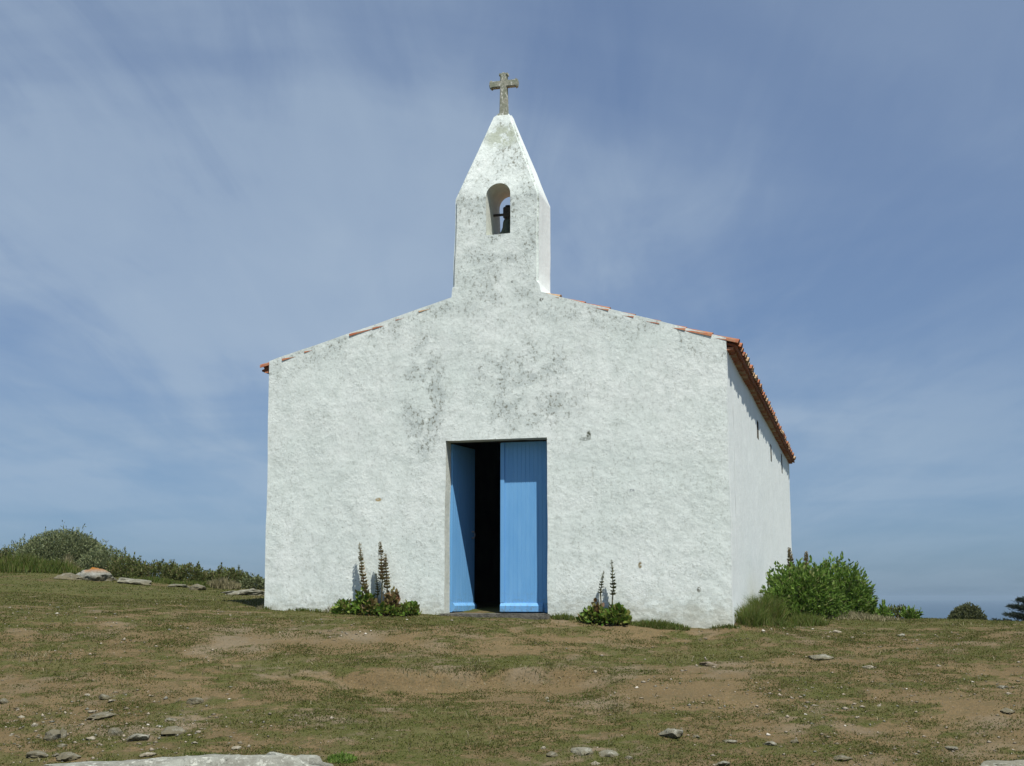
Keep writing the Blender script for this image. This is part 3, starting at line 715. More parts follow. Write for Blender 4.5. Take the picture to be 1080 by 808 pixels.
# ------------------------------------------------------------------ rocks
def rock(px, row, w, h, material, label, cat='stone', group=None, name='stone', dep=1.0, sub=3, Y=None, flat=.0, rot=None, sink=.35, seed=None):
    rr = random.Random(seed if seed is not None else int(px*31+row*7))
    if Y is None:
        hp = hit(px, row)
        if hp is None: return
        x, y = hp
    else: x, y = at(px, row, Y)[:2]
    sc = y/1359; W2 = w*sc/2*(.9 if name == 'stone' else 1); H2 = h*sc/(1-sink)*(.62 if name == 'stone' else .8)
    bm = bmesh.new(); bmesh.ops.create_icosphere(bm, subdivisions=sub, radius=1)
    from mathutils import noise as mn
    off = Vector((rr.uniform(0, 50), rr.uniform(0, 50), rr.uniform(0, 50)))
    pl = [(Vector((rr.uniform(-1, 1), rr.uniform(-1, 1), rr.uniform(-.3, 1))).normalized(), rr.uniform(.55, .85)) for _ in range(7)]
    for v in bm.verts:
        p = v.co.copy()
        for n_, d_ in pl:
            e = p.dot(n_)-d_
            if e > 0: p -= n_*e*.9
        p *= 1+.26*mn.noise(v.co*1.6+off)+.14*mn.noise(v.co*3.5+off)+.07*mn.noise(v.co*8+off)
        v.co = Vector((p.x*W2*1.12, p.y*W2*dep*1.1, p.z*H2*.62))
    o = from_bm(name, bm, material, smooth=True); o.data.set_sharp_from_angle(angle=R(38))
    o.location = (x, y, float(gz(x, y))+H2*(.5-sink)*.55); o.rotation_euler = (rr.uniform(-.1, .1), rr.uniform(-.08, .08), rot if rot is not None else rr.uniform(-.5, .5))
    return tag(o, label, cat, group)
G1 = 'rocks at the edge of the scrub'; G2 = 'stones lying on the worn ground'
rock(103, 612, 40, 17, M['rock_l'], 'grey boulder capped with orange lichen below the big shrub', 'rock', G1, 'rock', .8, 4)
rock(73, 611, 30, 7, M['rock'], 'low grey rock touching the left side of the orange lichened boulder', 'rock', G1, 'rock', .8)
rock(140, 615, 34, 6, M['slab'], 'flat pale rock just right of the orange lichened boulder', 'rock', G1, 'rock', 1)
rock(187, 619, 22, 4, M['slab'], 'thin pale rock flush with the turf between the flat rock and the rounded one', 'rock', G1, 'rock', 1)
rock(208, 622, 18, 7, M['rock'], 'small rounded grey rock alone in the turf before the low scrub', 'rock', G1, 'rock', 1)
rock(264, 622, 44, 9, M['slab'], 'long sloping grey outcrop running behind the left corner of the chapel', 'rock', G1, 'rock', .7, 4, rot=.1, Y=22.3)
rock(243, 626, 22, 3, M['slab'], 'thin sliver of pale rock in front of the sloping grey outcrop', 'rock', G1, 'rock', .7)
S = lambda *a, **k: rock(*a, group=G2, **k)
rk, wq, br_, sb = M['rock'], M['rock_w'], M['rock_b'], M['slab']
rock(220, 818, 290, 22, M['pale'], 'broad pale rock slab cut by the bottom edge at the left', 'rock', 'bedrock slabs in the foreground', 'rock_slab', .35, 5, rot=.03, sink=.45)
rock(312, 811, 80, 18, M['pale'], 'lichen spotted right hand end of the pale foreground slab beside a green tuft', 'rock', 'bedrock slabs in the foreground', 'rock_slab', .5, 4, rot=0, sink=.4)
rock(1070, 814, 76, 13, M['slab'], 'pale rock slab in the bottom right corner', 'rock', 'bedrock slabs in the foreground', 'rock_slab', .45, 4, rot=.3, sink=.4)
S(56, 780, 19, 16, rk, 'upright pointed grey stone left of the foreground stones')
S(66, 778, 8, 14, rk, 'narrow dark stone standing against the upright pointed stone')
S(121, 775, 17, 11, rk, 'squarish grey stone above the pale slab, left of the greenish one')
S(144, 780, 24, 11, sb, 'large greenish grey stone between the squarish and the layered stone')
S(182, 773, 27, 10, rk, 'large layered grey stone right of the greenish grey one')
S(206, 742, 17, 8, rk, 'flat grey stone at the end of a green turf strip')
S(110, 736, 16, 6, rk, 'low grey stone behind two white chips at the left')
S(109, 756, 34, 6, rk, 'wide flat grey stone half buried in the turf at the left')
S(4, 741, 12, 8, rk, 'rounded grey stone at the left edge of the view')
S(40, 798, 24, 7, rk, 'dark low stone at the bottom left corner')
S(72, 800, 26, 8, rk, 'ridged dark stone left of the pale slab')
S(60, 797, 10, 4, rk, 'little wedge of stone between the two dark corner stones')
S(155, 797, 18, 5, wq, 'cream coloured stone right above the pale slab')
S(97, 780, 13, 4, wq, 'pale flat chip left of the squarish grey stone')
S(23, 757, 8, 4, wq, 'yellowish white chip at the far left')
S(36, 766, 8, 5, wq, 'bright white pebble right of the yellowish chip')
S(12, 776, 5, 3, wq, 'tiny white pebble lowest at the left edge')
S(97, 751, 11, 3, wq, 'bright white sliver lying on the wide flat grey stone')
S(117, 740, 9, 3, wq, 'white sliver beneath the low grey stone')
S(92, 734, 6, 3, wq, 'white chip left of the low grey stone')
S(180, 760, 14, 3, sb, 'thin pale stone above the layered grey stone')
S(66, 787, 11, 4, rk, 'flat grey stone at the foot of the upright pointed stone')
S(249, 790, 10, 4, wq, 'pinkish white stone above the middle of the pale slab')
S(205, 784, 8, 3, wq, 'small white stone left of the pinkish one')
S(265, 763, 5, 3, br_, 'tiny black stone on a bare patch left of centre')
S(707, 776, 28, 11, sb, 'big domed blue grey stone in the turf right of centre')
S(734, 778, 8, 4, rk, 'small stone just right of the big domed stone')
S(615, 794, 26, 8, sb, 'domed greenish stone at the bottom centre, left of the long one')
S(643, 797, 24, 7, sb, 'long low stone at the bottom centre right of the domed greenish one')
S(663, 800, 10, 5, rk, 'small grey stone at the right tip of the long low stone')
S(583, 797, 14, 5, rk, 'dull grey stone leftmost of the bottom centre stones')
S(573, 790, 6, 4, wq, 'pale pebble above the leftmost bottom centre stone')
S(628, 806, 10, 4, wq, 'pale stone on the bottom edge below the domed greenish one')
S(762, 806, 17, 5, sb, 'pale stone on the bottom edge right of the big domed stone')
S(628, 709, 4, 3, wq, 'white pebble on the bare earth below the grassy lip')
S(577, 737, 4, 3, wq, 'white pebble at the border of bare earth and turf in the middle')
S(747, 702, 20, 5, br_, 'flat dark brown stone below the turf in front of the chapel corner')
S(916, 705, 15, 4, wq, 'bright white flat stone on the right hand slope')
S(864, 694, 26, 7, sb, 'wide grey stone in the worn ground before the leafy bush')
S(882, 667, 11, 4, wq, 'white stone with a dark underside near the leafy bush')
S(950, 671, 12, 4, sb, 'pale flat stone near the skyline on the right')
S(1062, 751, 17, 6, rk, 'blue grey stone at the right edge of the view')
S(1057, 726, 12, 4, sb, 'pale stone above the blue grey one at the right edge')
S(812, 786, 16, 5, sb, 'pale stone in the turf at the bottom right of centre')
S(838, 783, 12, 5, rk, 'grey stone right next to the pale one in the bottom turf')
S(770, 782, 16, 3, sb, 'thin pale stone between bare earth and turf right of the domed one')
S(927, 745, 4, 3, wq, 'single white pebble in the green patch on the right')
S(990, 703, 6, 3, wq, 'small white pebble on the upper right slope')
S(888, 800, 22, 5, rk, 'long grey stone near the bottom edge at the right')
S(1003, 790, 16, 4, sb, 'pale flat stone left of the corner slab')

# small gravel and chips nobody could count
def gravel():
    V = []; Fc = []; base = 0
    octa = np.array([(1,0,0),(-1,0,0),(0,1,0),(0,-1,0),(0,0,1),(0,0,-1)], float)
    of = np.array([(0,2,4),(2,1,4),(1,3,4),(3,0,4),(2,0,5),(1,2,5),(3,1,5),(0,3,5)])
    n = 9000; x = rng.uniform(-8.5, 8.5, n); y = 10.6+rng.random(n)**1.2*8
    k = fbm(x, y, .8, 3, 40); tm = turf_mask(x, y)
    keep = (rng.random(n) < sstep(.42, .68, k)*(1-.55*tm)*(.4+.6*(np.abs(x) > 1.5)))
    # gravelly spots
    ex = []
    for px, row, sx_, sy_, c in ((850, 740, .9, .5, 260), (60, 770, 1.0, .8, 320), (180, 780, 1.0, .5, 160), (1040, 725, .6, .6, 140), (900, 788, 1.0, .4, 160), (700, 735, .9, .5, 60)):
        h_ = hit(px, row); ex.append(np.c_[rng.normal(h_[0], sx_, c), rng.normal(h_[1], sy_, c)])
    P_ = np.r_[np.c_[x[keep], y[keep]], np.concatenate(ex)]
    s = .007+.016*rng.random(len(P_))**3
    z = gz(P_[:, 0], P_[:, 1])
    for i in range(len(P_)):
        q_ = octa*(s[i]*np.array([rng.uniform(.8, 1.8), rng.uniform(.7, 1.3), rng.uniform(.4, .8)]))*(1+.35*rng.standard_normal((6, 1)))
        a = rng.uniform(0, 6.28); c, s_ = math.cos(a), math.sin(a); q_ = q_@np.array([[c, -s_, 0], [s_, c, 0], [0, 0, 1]])
        V.append(q_+np.array([P_[i, 0], P_[i, 1], z[i]+s[i]*.2])); Fc.append(of+base); base += 6
    m, t, b = mat('gravel_stone'); g = N(t, 'ShaderNodeNewGeometry')
    setc(t, b, ramp(t, g.outputs['Random Per Island'], [(0, (.15, .13, .09)), (.4, (.24, .21, .16)), (.7, (.16, .16, .13)), (.86, (.30, .26, .20)), (.95, (.50, .47, .40)), (1, (.30, .14, .09))], 'CONSTANT'))
    o = np_mesh('gravel', np.concatenate(V), np.concatenate(Fc), m); tag(o, 'scattered small gravel and stone chips on the worn earth', 'gravel', kind='stuff')
gravel()

# ------------------------------------------------------------------ plants
def blades(name, P_, hgt, wid, lean, material, parent=None, curve=.5, vary=0):
    """P_: n x 3 roots; each blade is two stacked tapering pieces"""
    n = len(P_); a = rng.uniform(0, 2*math.pi, n); h = hgt*(.55+.6*rng.random(n))*(1 if not vary else np.clip(.35+2.6*(fbm(P_[:, 0], P_[:, 1], 4.5, 4, 55, .7)-.28), .3, 2.2)); w = wid*(.7+.6*rng.random(n))
    dx = np.cos(a); dy = np.sin(a); l = lean*rng.random(n)
    side = np.c_[-dy, dx, np.zeros(n)]; fa = rng.uniform(0, math.pi, n); side = np.c_[np.cos(fa), np.sin(fa), np.zeros(n)]
    d = np.c_[dx, dy, np.zeros(n)]
    b0 = P_-side*w[:, None]/2; b1 = P_+side*w[:, None]/2
    mid = P_+d*(l*h*.4)[:, None]+np.array([0, 0, 1])*(h*.6)[:, None]
    tip = P_+d*(l*h*(.4+curve))[:, None]+np.array([0, 0, 1])*(h*(1-.25*l))[:, None]
    m0 = mid-side*w[:, None]*.35; m1 = mid+side*w[:, None]*.35
    V = np.stack([b0, b1, m1, m0, tip], 1).reshape(-1, 3); k = np.arange(n)*5
    T = np.concatenate([np.c_[k, k+1, k+2], np.c_[k, k+2, k+3], np.c_[k+3, k+2, k+4]])
    return np_mesh(name, V, T, material, parent)
def turf_field():
    n = 620000; x = rng.uniform(-9, 9, n); y = 10.8+rng.random(n)*9.5
    tm = turf_mask(x, y)+.9*(fbm(x, y, 11, 3, 77)-.5)
    u = (x-P0[0])*U[0]+(y-P0[1])*U[1]; v = (x-P0[0])*W[0]+(y-P0[1])*W[1]
    keep = (rng.random(n) < sstep(.47, .72, tm)*.62) & ~((u > uLb-.02) & (u < uRb+.02) & (v > -.02)) & (np.abs(x) < .44*y) & ~((u > DX0-.05) & (u < DX1+.05) & (v > -.17))
    x = x[keep]; y = y[keep]; print('turf blades', len(x))
    # separate little cushions standing on the bare earth
    nc = 4200; cx0 = rng.uniform(-8, 8, nc); cy0 = 11+rng.random(nc)*6.2; cm = turf_mask(cx0, cy0); ok = (cm > .22) & (cm < .60) & (rng.random(nc) < .15+.85*fbm(cx0, cy0, 1.0, 3, 31)**1.5*1.6)
    X_ = []; Y_ = []
    for a_, b_ in zip(cx0[ok], cy0[ok]):
        k = int(rng.integers(20, 200)); w_ = .02+k*.0009; X_.append(a_+rng.normal(0, w_, k)); Y_.append(b_+rng.normal(0, w_*.55, k))
    X_ = np.concatenate(X_); Y_ = np.concatenate(Y_)
    u = (X_-P0[0])*U[0]+(Y_-P0[1])*U[1]; v = (X_-P0[0])*W[0]+(Y_-P0[1])*W[1]; kk = ~((u > uLb-.02) & (u < uRb+.02) & (v > -.2)); X_ = X_[kk]; Y_ = Y_[kk]
    o = blades('grass_cushions', np.c_[X_, Y_, gz(X_, Y_)-.003], .022, .010, 2.4, M['cush'])
    tag(o, 'tiny dark grass cushions dotted over the bare earth', 'grass', kind='stuff')
    o = blades('turf_grass', np.c_[x, y, gz(x, y)-.004], .022, .010, 2.0, M['turf'], vary=1)
    tag(o, 'short worn olive turf growing in patches between bare earth', 'grass', kind='stuff')
    # rough turf farther back at the left and along the right skyline
    n = 130000; x = rng.uniform(-14, 14, n); y = rng.uniform(17.8, 29, n); u = (x-P0[0])*U[0]+(y-P0[1])*U[1]; v = (x-P0[0])*W[0]+(y-P0[1])*W[1]
    keep = ~((u > uLb-.05) & (u < uRb+.05) & (v > -.02)) & (rng.random(n) < .4+.6*fbm(x, y, 1.2, 3, 3))
    x = x[keep]; y = y[keep]
    o = blades('meadow_grass', np.c_[x, y, gz(x, y)-.01], .035, .016, 2.2, M['cush'])
    tag(o, 'rougher short meadow grass behind and beside the chapel', 'grass', kind='stuff')
    # dry pale tufts sprinkled in the turf
    c = []
    for px, row, k in ((650, 751, 50), (25, 692, 60), (50, 697, 40), (12, 694, 30), (500, 708, 60), (560, 710, 40), (450, 710, 40), (230, 632, 20), (190, 636, 14), (150, 636, 14), (215, 634, 20), (120, 718, 12), (905, 650, 30), (940, 655, 40), (1000, 660, 30)):
        h_ = hit(px, row)
        if h_: c.append(np.c_[rng.normal(h_[0], .16, k), rng.normal(h_[1], .07, k)])
    xx = rng.uniform(-7, 7, 2600); yy = 11+rng.random(2600)*6; kk = turf_mask(xx, yy) > .5; c.append(np.c_[xx, yy][kk & (yy < 15.2)])
    P_ = np.concatenate(c); o = blades('dry_grass', np.c_[P_, gz(P_[:, 0], P_[:, 1])-.004], .06, .010, 1.2, M['dryg'])
    tag(o, 'sparse bleached dry grass stalks standing in the turf', 'grass', kind='stuff')
turf_field()

def leaves(name, C, Ld, W_, material, parent=None, up=.4, out=None, fold=.25):
    """C n x 3 leaf bases; Ld, W_ size; out = preferred direction per leaf"""
    n = len(C); a = rng.standard_normal((n, 3)); 
    if out is not None: a = a*.75+out*1.0
    a[:, 2] += up; a /= np.linalg.norm(a, axis=1)[:, None]
    r_ = rng.standard_normal((n, 3)); b_ = np.cross(a, r_); b_ /= np.linalg.norm(b_, axis=1)[:, None]; nn = np.cross(a, b_)
    l = (Ld*(.6+.7*rng.random(n)))[:, None]; w = (W_*(.6+.7*rng.random(n)))[:, None]
    V = np.stack([C, C+a*l*.35+b_*w*.5+nn*w*fold, C+a*l*.75+b_*w*.35+nn*w*fold*.7, C+a*l, C+a*l*.75-b_*w*.35+nn*w*fold*.7, C+a*l*.35-b_*w*.5+nn*w*fold], 1).reshape(-1, 3)
    k = np.arange(n)*6; Q = np.concatenate([np.c_[k, k+1, k+2, k+3], np.c_[k, k+3, k+4, k+5]])
    return np_mesh(name, V, Q, material, parent)
def dome_pts(n, rx, ry, rz, lump=.25, shell=.55, seed=0, bottom=0.0):
    d = rng.standard_normal((n, 3)); d[:, 2] = np.abs(d[:, 2])*1.0-bottom; d /= np.linalg.norm(d, axis=1)[:, None]
    az = np.arctan2(d[:, 1], d[:, 0]); f = 1+lump*2*(fbm(np.cos(az)*1.5+seed, np.sin(az)*1.5+d[:, 2]*2.2, 1.6, 4, seed, .65)-.5)
    r = f*(shell+(1-shell)*rng.random(n)**.6)
    return d*r[:, None]*np.array([rx, ry, rz]), d
def shrub(name, x, y, rx, ry, rz, n, lf, lw, material, label, cat='shrub', group=None, seed=0, lump=.25, shell=.5, stem=True, up=.4, z=None, twigs=0, leafname='foliage'):
    z = float(gz(x, y)) if z is None else z
    o = empty(name, (x, y, z), 0, label=label, cat=cat, group=group)
    C, d = dome_pts(n, rx, ry, rz, lump, shell, seed, .05)
    if twigs:
        # leafy shoots reaching out of the dome
        Ct, dt = dome_pts(twigs, rx, ry, rz, lump, .97, seed); k = 12
        hh = rng.uniform(.05, .15, twigs)*min(1.0, rz*1.3); tt = rng.random((twigs, k))
        dd = dt*.6+np.array([0, 0, .8]); P_ = Ct[:, None, :]+dd[:, None, :]*(hh[:, None]*tt)[:, :, None]+rng.standard_normal((twigs, k, 3))*lf*.25
        C = np.concatenate([C, P_.reshape(-1, 3)]); d = np.concatenate([d, np.repeat(dt, k, 0)])
    leaves(leafname, C, lf, lw, material, o, up, d)
    if stem:
        bm = bmesh.new()
        for i in range(9):
            a = 2*math.pi*i/9+random.uniform(-.3, .3); e = random.uniform(.4, .8)
            tube(bm, [(0, 0, -.1), (rx*.25*e*math.cos(a), ry*.25*e*math.sin(a), rz*.3*e), (rx*e*.75*math.cos(a), ry*e*.75*math.sin(a), rz*e)], [.02*rz+.008, .014*rz+.005, .004], 6)
        from_bm('stem', bm, M['bark'], o)
    return o
def on(px, row, Y=None):
    if Y is None: return hit(px, row)
    p = at(px, row, Y); return p[0], p[1]

def spike(parent, base, top, rad, n, material, from_=.35, name='flower_spike', tight=1.0):
    """seed spike: a stem and whorls of bracts, getting tighter to the tip; base/top in parent space"""
    base = np.array(base, float); top = np.array(top, float); ax = top-base; H = np.linalg.norm(ax)
    sg = bmesh.new(); bend = np.array([random.uniform(-.035, .035), 0, 0]); n = int(n*.62)
    tube(sg, [tuple(base), tuple(base+ax*.5+bend), tuple(top)], [.010, .008, .004], 6)
    so = from_bm('stem', sg, M['stem'], parent)
    t_ = from_+(1-from_)*rng.random(n); st__ = .042 if H > .6 else .034; lowp = t_ < from_+(1-from_)*.62; t_ = np.where(lowp, np.floor(t_*H/st__)*st__/H, t_)+rng.normal(0, .006, n); t_ = np.clip(t_, from_*.9, 1)
    a = rng.uniform(0, 2*math.pi, n); rr = rad*.25
    a = a+rng.normal(0, .4, n); s_r = rng.uniform(.6, 1.25, n); C = base+ax*t_[:, None]+bend*(1-np.abs(2*t_-1))[:, None]+np.c_[np.cos(a)*rr, np.sin(a)*rr, np.zeros(n)]
    out = np.c_[np.cos(a), np.sin(a), np.full(n, .35)]
    s = rad*(1.3-.95*np.clip((t_-from_)/(1-from_), 0, 1)**1.6)*s_r
    V = []; l = s[:, None]; b_ = np.c_[-np.sin(a), np.cos(a), np.zeros(n)]
    o3 = out/np.linalg.norm(out, axis=1)[:, None]
    V = np.stack([C, C+o3*l*.5+b_*l*.5, C+o3*l+np.array([0,0,.35])*l, C+o3*l*.5-b_*l*.5], 1).reshape(-1, 3); k = np.arange(n)*4
    return np_mesh(name, V, np.c_[k, k+1, k+2, k+3], material, parent)

# acanthus like weeds at the foot of the facade
def wall_plant(u0, v0, label, clumps, spikes, seed):
    p = loc2w(u0, v0, 0); z = float(gz(p.x, p.y)); o = empty('flowering_weed', (p.x, p.y, z), -ALPHA, label=label, cat='wild plant', group='flowering weeds at the foot of the facade')
    for cu, cv, rx, ry, rz, n, m_ in clumps:
        C, d = dome_pts(n, rx, ry, rz, .4, .35, seed+cu*10, .1); C += np.array([cu, cv, .0])
        leaves('leaves', C, .075, .055, M[m_], o, .5, d, .2)
    for bu, tu, h0, h1, rad, n, m_, fr in spikes:
        spike(o, (bu, 0, h0), (tu, random.uniform(-.05, .03), h1), rad, n, M[m_], fr)
    return o
def du(px, row=640): return fac(px, row)[0]
uc = du(402)
wall_plant(uc, -.16, 'broad clump of weeds with four brown seed spikes left of the blue door',
    [(du(368)-uc, 0, .15, .12, .17, 230, 'acanth'), (du(390)-uc, .0, .17, .12, .30, 380, 'acanth'), (du(400)-uc, -.06, .14, .09, .16, 170, 'redl'), (du(417)-uc, .02, .11, .1, .30, 260, 'redl'), (du(435)-uc, 0, .13, .1, .17, 180, 'acanth'), (du(410)-uc, -.1, .3, .06, .12, 200, 'acanth')],
    [(du(392)-uc, du(382)-uc, .15, .98, .040, 420, 'bract', .18), (du(407)-uc, du(405)-uc, .1, .98, .042, 380, 'bract', .42), (du(413)-uc, du(410)-uc, .15, .82, .038, 330, 'bract', .3), (du(401)-uc, du(400)-uc, .1, .56, .03, 160, 'bractg', .4)], 2)
uc = du(638)
wall_plant(uc, -.14, 'clump of lobed green leaves with two thin flower spikes right of the blue door',
    [(du(628)-uc, 0, .17, .11, .19, 330, 'acanth'), (du(633)-uc, .0, .09, .08, .27, 110, 'redl'), (du(653)-uc, 0, .16, .1, .20, 280, 'acanth'), (du(640)-uc, -.05, .24, .08, .11, 200, 'acanth')],
    [(du(637)-uc, du(639)-uc, .1, .66, .026, 150, 'bractg', .5), (du(647)-uc, du(648)-uc, .1, .80, .032, 200, 'bractg', .38)], 5)
def tuft(name, px, row, w, d, h, n, material, label, group, Y=None, wid=.008, lean=.9, cat='grass', v=None):
    if v is not None:
        p = loc2w(du(px, row), v, 0); x, y = p.x, p.y
    else: x, y = on(px, row, Y)
    o = empty(name, (x, y, float(gz(x, y))), -ALPHA, label=label, cat=cat, group=group)
    r = np.sqrt(rng.random(n)); a = rng.uniform(0, 2*math.pi, n); X = r*np.cos(a)*w; Yl = r*np.sin(a)*d
    ca_, sa_ = math.cos(-ALPHA), math.sin(-ALPHA); zz = gz(x+X*ca_-Yl*sa_, y+X*sa_+Yl*ca_)-float(gz(x, y))
    hh = h*(1-.55*r)
    ob = blades('grass_blades', np.c_[X, Yl, zz-.01], 1.0, wid, lean, material, o)
    V = np.empty(len(ob.data.vertices)*3, np.float32); ob.data.vertices.foreach_get('co', V); V = V.reshape(n, 5, 3)
    z0_ = zz[:, None]-.01; V[:, :, 2] = z0_+(V[:, :, 2]-z0_)*hh[:, None]; V[:, 2:, 0] = X[:, None]+(V[:, 2:, 0]-X[:, None])*hh[:, None]+0; V[:, 2:, 1] = Yl[:, None]+(V[:, 2:, 1]-Yl[:, None])*hh[:, None]
    V[:, 2, 0] += wid*.4; V[:, 3, 0] -= wid*.4
    ob.data.vertices.foreach_set('co', V.ravel()); ob.data.update()
    return o
tuft('grass_tuft', 696, 652, .40, .09, .15, 1100, M['tallg'], 'low brownish green grass tuft against the facade near the right corner', 'grass tufts at the foot of the walls', v=-.09)
tuft('grass_tuft', 596, 648, .16, .07, .14, 260, M['tallg'], 'small sparse grass tuft just right of the doorstep', 'grass tufts at the foot of the walls', v=-.08)
tuft('grass_tuft', 672, 651, .2, .05, .07, 200, M['tallg'], 'thin line of grass between the lobed weed and the brownish tuft', 'grass tufts at the foot of the walls', v=-.07)
def fringe():
    n = 5200; u = rng.uniform(uLb, uRb+.1, n); k = fbm(u, u*0, 2.2, 4, 91, .7); ok = (rng.random(n) < sstep(.42, .66, k)) & ((u < DX0-.05) | (u > DX1+.05)); u = u[ok]; v = -.012-np.abs(rng.normal(0, .035, len(u)))
    x = P0[0]+U[0]*u+W[0]*v; y = P0[1]+U[1]*u+W[1]*v
    o = blades('weed_fringe', np.c_[x, y, gz(x, y)-.004], .06, .008, 1.0, M['tallg']); tag(o, 'thin fringe of weeds along the foot of the facade', 'grass', kind='stuff')
fringe()
tuft('grass_tuft', 351, 646, .12, .05, .16, 60, M['dryg'], 'few dry stalks against the facade left of the tall weeds', 'grass tufts at the foot of the walls', v=-.06)
tuft('grass_tuft', 278, 640, .10, .06, .11, 60, M['dryg'], 'pale dry tuft at the left corner of the chapel', 'grass tufts at the foot of the walls', v=-.03)
tuft('grass_tuft', 361, 803, .13, .10, .09, 500, M['mallow'], 'bright green tuft at the right end of the pale foreground slab', 'grass tufts in the foreground', wid=.014)
tuft('grass_tuft', 215, 798, .20, .08, .06, 380, M['tallg'], 'brownish turf cushion above the middle of the pale foreground slab', 'grass tufts in the foreground')
# tall grass along the right wall
def by_side(v, off): p = loc2w(uRb+off, v, 0); return p.x, p.y
for i, (v, off, w, d, h, n, mt, lb) in enumerate(((.5, .20, .19, .45, .28, 1700, 'tallg', 'green grass bank leaning on the right wall by the front corner'),
        (1.6, .30, .24, .50, .42, 2200, 'tallg', 'tallest grass clump between the front corner and the leafy bush'), (1.7, .85, .30, .45, .18, 1300, 'tallg', 'low grass spilling out from the bank towards the leafy bush'),
        (.7, .50, .25, .4, .13, 1100, 'tallg', 'short fringe of grass at the foot of the bank'))):
    x, y = by_side(v, off); px_ = None
    o = empty('tall_grass', (x, y, float(gz(x, y))), -ALPHA, label=lb, cat='grass', group='tall grass along the right wall')
    r = np.sqrt(rng.random(n)); a = rng.uniform(0, 2*math.pi, n); X = r*np.cos(a)*w; Yl = r*np.sin(a)*d
    ca_, sa_ = math.cos(-ALPHA), math.sin(-ALPHA); zz = gz(x+X*ca_-Yl*sa_, y+X*sa_+Yl*ca_)-float(gz(x, y))
    k = int(n*.5); blades('grass_blades', np.c_[X, Yl, zz-.02][:k], h*.75, .009, 1.3, M[mt], o); blades('grass_blades', np.c_[X*.7, Yl*.8, zz-.02][k:], h, .008, 1.1, M[mt], o)

# leafy bushes right of the chapel
def bush(x, y, rx, ry, rz, n, lb, seed, tw_):
    return shrub('leafy_bush', x, y, rx, ry, rz, int(n*1.5), .07, .032, M['mallow'], lb, 'bush', 'leafy green bushes beside the chapel', seed, .22, .45, twigs=tw_, up=.7)
x, y = on(846, 652, 19.0); bush(x, y, .60, .5, .72, 5200, 'bushy bright green shrub touching the right wall of the chapel', 3, 70)
x, y = on(878, 650, 20.2); bush(x, y, .66, .55, .80, 5200, 'taller bright green shrub standing out from the right wall', 8, 90)
x, y = on(906, 650, 20.6); bush(x, y, .26, .35, .30, 1100, 'small green shrub at the right end of the bush group', 4, 40)
for px, r0, r1, lb in ((834.5, 578, 640, 'brown seed spike rising above the bush right at the chapel wall'), (852.5, 582, 640, 'brown seed spike above the bush, clear against the sky')):
    p = at(px, r1, 19.6); top = at(px, r0, 19.6); g = float(gz(p[0], p[1])); o = empty('seed_spike', (p[0], p[1], g), 0, label=lb, cat='wild plant', group='seed spikes above the bushes')
    spike(o, (0, 0, 0), (0, 0, top[2]-g), .045, 520, M['bract'], .6)
for i, (px, row, Y, w, h, lb) in enumerate(((934, 654, 19.6, .09, .17, 'little leafy sprig first to the right of the bush group'), (962, 655, 19.5, .13, .17, 'little leafy sprig halfway between the bushes and the far round shrub'))):
    x, y = on(px, row, Y); shrub('leafy_sprig', x, y, w, w, h, 170, .07, .03, M['mallow'], lb, 'wild plant', 'leafy sprigs on the right skyline', 11+i, .3, .2, twigs=5)
x, y = on(946, 655, 19.9); shrub('low_scrub', x, y, .35, .25, .17, 700, .05, .025, M['bramble'], 'low dark scrub between the two leafy sprigs', 'shrub', None, 4)
x, y = on(893, 652, 18.9); 
o = tuft('dry_grass_patch', 890, 655, .85, .45, .14, 1700, M['dryg'], 'pale dry grass in front of the leafy bushes', None, Y=18.9)
# far shrub and conifer beyond the rim
def far(px, top, Y): p = at(px, top, Y); return p[0], p[1], p[2]
x, y, zt_ = far(1019, 638, 40); g = float(gz(x, y)); 
shrub('rounded_shrub', x, y, .84, .7, zt_-g, 14000, .075, .05, M['farb'], 'far rounded wind clipped shrub beyond the right skyline', 'shrub', None, 6, .10, .7, up=.3)
x, y, zt_ = far(1000, 648, 40); g = float(gz(x, y))
# conifer with layered boughs
x, y, zt_ = far(1086, 629, 36); g = float(gz(x, y)); hgt = zt_-g
con = empty('conifer', (x, y, g), 0, label='dark wind bent conifer at the right edge beyond the rim', cat='tree')
bm = bmesh.new(); tube(bm, [(0, 0, -.2), (.05, 0, hgt*.5), (.12, 0, hgt)], [.09, .06, .02], 8); tk = from_bm('trunk', bm, M['bark'], con)
Cs = []; Ds = []; bmb = bmesh.new()
for lv, (hz, ln, k) in enumerate(((.38, 1.05, 8), (.52, .95, 8), (.66, .75, 7), (.8, .55, 6), (.93, .35, 5))):
    for j in range(k):
        a = 2*math.pi*(j+.5*lv)/k+random.uniform(-.2, .2); l = ln*random.uniform(.75, 1.1)
        p0 = np.array([.05, 0, hz*hgt-.05]); tipp = p0+np.array([math.cos(a)*l, math.sin(a)*l, l*.22])
        tube(bmb, [tuple(p0), tuple((p0+tipp)/2+np.array([0, 0, -.03])), tuple(tipp)], [.02, .014, .005], 5)
        t_ = rng.random(330)**.7; sp_ = .13*(1.1-t_)+.02
        c = p0+(tipp-p0)*t_[:, None]+rng.standard_normal((330, 3))*np.c_[sp_, sp_, sp_*.35]
        Cs.append(c); Ds.append(np.tile(np.array([math.cos(a), math.sin(a), .2]), (330, 1)))
from_bm('branches', bmb, M['bark'], con); leaves('needles', np.concatenate(Cs), .09, .022, M['conif'], con, .2, np.concatenate(Ds))

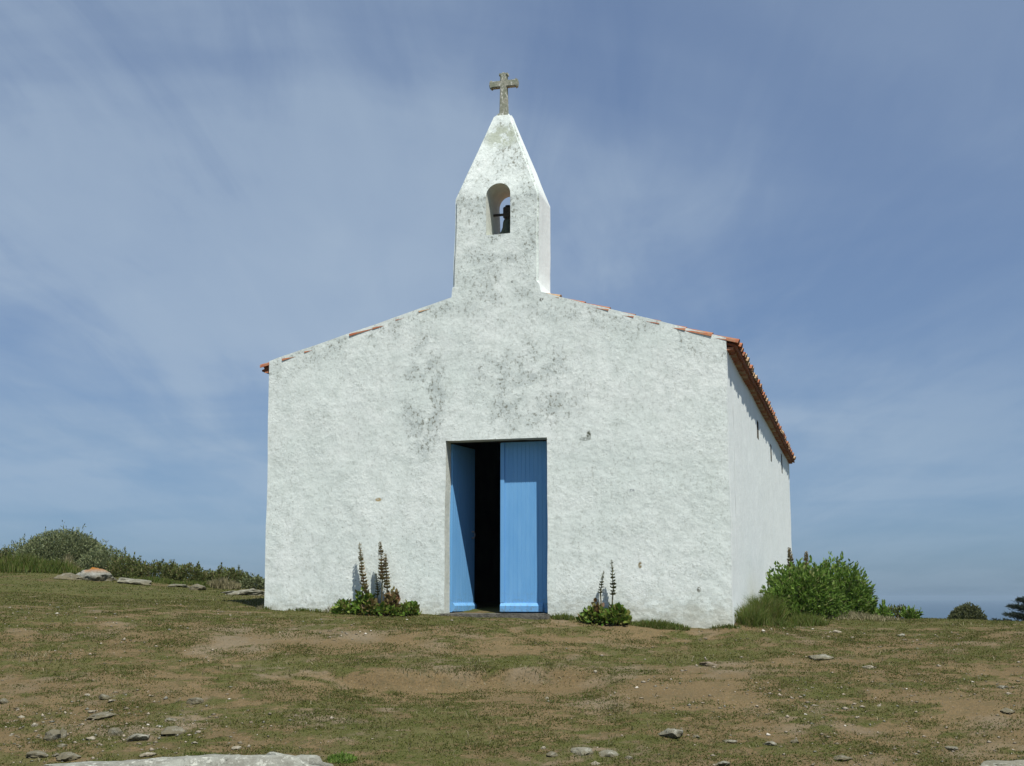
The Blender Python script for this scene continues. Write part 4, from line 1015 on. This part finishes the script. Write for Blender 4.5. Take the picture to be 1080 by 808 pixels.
# scrub on the rise at the left
LG = 'shrubs on the rise left of the chapel'
def lsh(px, row, Y, w, d, h, n, mt, lb, seed, lf=.05, lw=.024, tw_=40, nm='shrub', lump=.22, grp=LG):
    x, y = on(px, row, Y); return shrub(nm, x, y, w, d, h, int(n*1.4) if n < 20000 else n, lf, lw, M[mt], lb, 'shrub', grp, seed, lump, .5, twigs=tw_)
lsh(65, 603, 27.5, 1.12, .9, .98, 30000, 'tamar', 'large domed grey green shrub highest on the left rise', 1, .055, .02, 90, 'domed_shrub', .05)
lsh(22, 600, 27.8, .75, .6, .66, 3800, 'tamar', 'lower grey green shrub leaning on the left side of the large dome', 2, .055, .022, 60)
lsh(-8, 600, 27.5, .6, .6, .52, 2500, 'bramble', 'dark shrub cut by the left edge of the view', 3)
lsh(108, 606, 26.8, .55, .5, .62, 2600, 'tamar', 'grey green shrub sloping down the right side of the large dome', 5, .055, .022, 50)
lsh(133, 612, 26.2, .40, .4, .42, 1800, 'bramble', 'dark shrub first to the right of the domed shrub', 7)
lsh(163, 617, 26, .62, .4, .36, 2600, 'bramble', 'dark low shrub behind the flat pale rock', 8)
lsh(196, 619, 26, .50, .4, .38, 2200, 'bramble', 'dark shrub with loose shoots behind the small rounded rock', 9, tw_=50)
lsh(222, 620, 26.4, .42, .35, .28, 1500, 'tamar', 'pale low shrub in the dip of the scrub line', 10)
lsh(242, 622, 26.2, .52, .4, .36, 2400, 'bramble', 'brownish shrub second from the chapel wall', 12)
lsh(265, 623, 26, .35, .35, .22, 1200, 'tamar', 'small shrub nearest to the chapel wall on the left rise', 13)
LT = 'rough grass below the shrubs on the left'
tuft('rough_grass', 20, 607, .95, .5, .50, 2200, M['tallg'], 'tall green grass below the shrubs at the left edge', LT, Y=25.6, wid=.014, lean=.7)
tuft('rough_grass', 60, 608, .5, .4, .38, 1200, M['tallg'], 'tall grass left of the orange lichened boulder', LT, Y=25.3, wid=.014, lean=.7)
tuft('rough_grass', 72, 605, .20, .2, .52, 240, M['dryg'], 'bleached dry grass stalks in front of the large domed shrub', LT, Y=25.6, wid=.014, lean=.5)
tuft('rough_grass', 235, 625, .35, .25, .28, 900, M['dryg'], 'pale yellowish grass clump before the brownish shrub', LT, Y=25.2, wid=.014, lean=.7)
tuft('rough_grass', 215, 622, .6, .25, .16, 1000, M['tallg'], 'green grass fringe right of the small rounded rock', LT, Y=25.3, wid=.014)
tuft('rough_grass', 165, 619, .6, .2, .16, 900, M['tallg'], 'green grass fringe behind the thin pale rock', LT, Y=25.2, wid=.014)
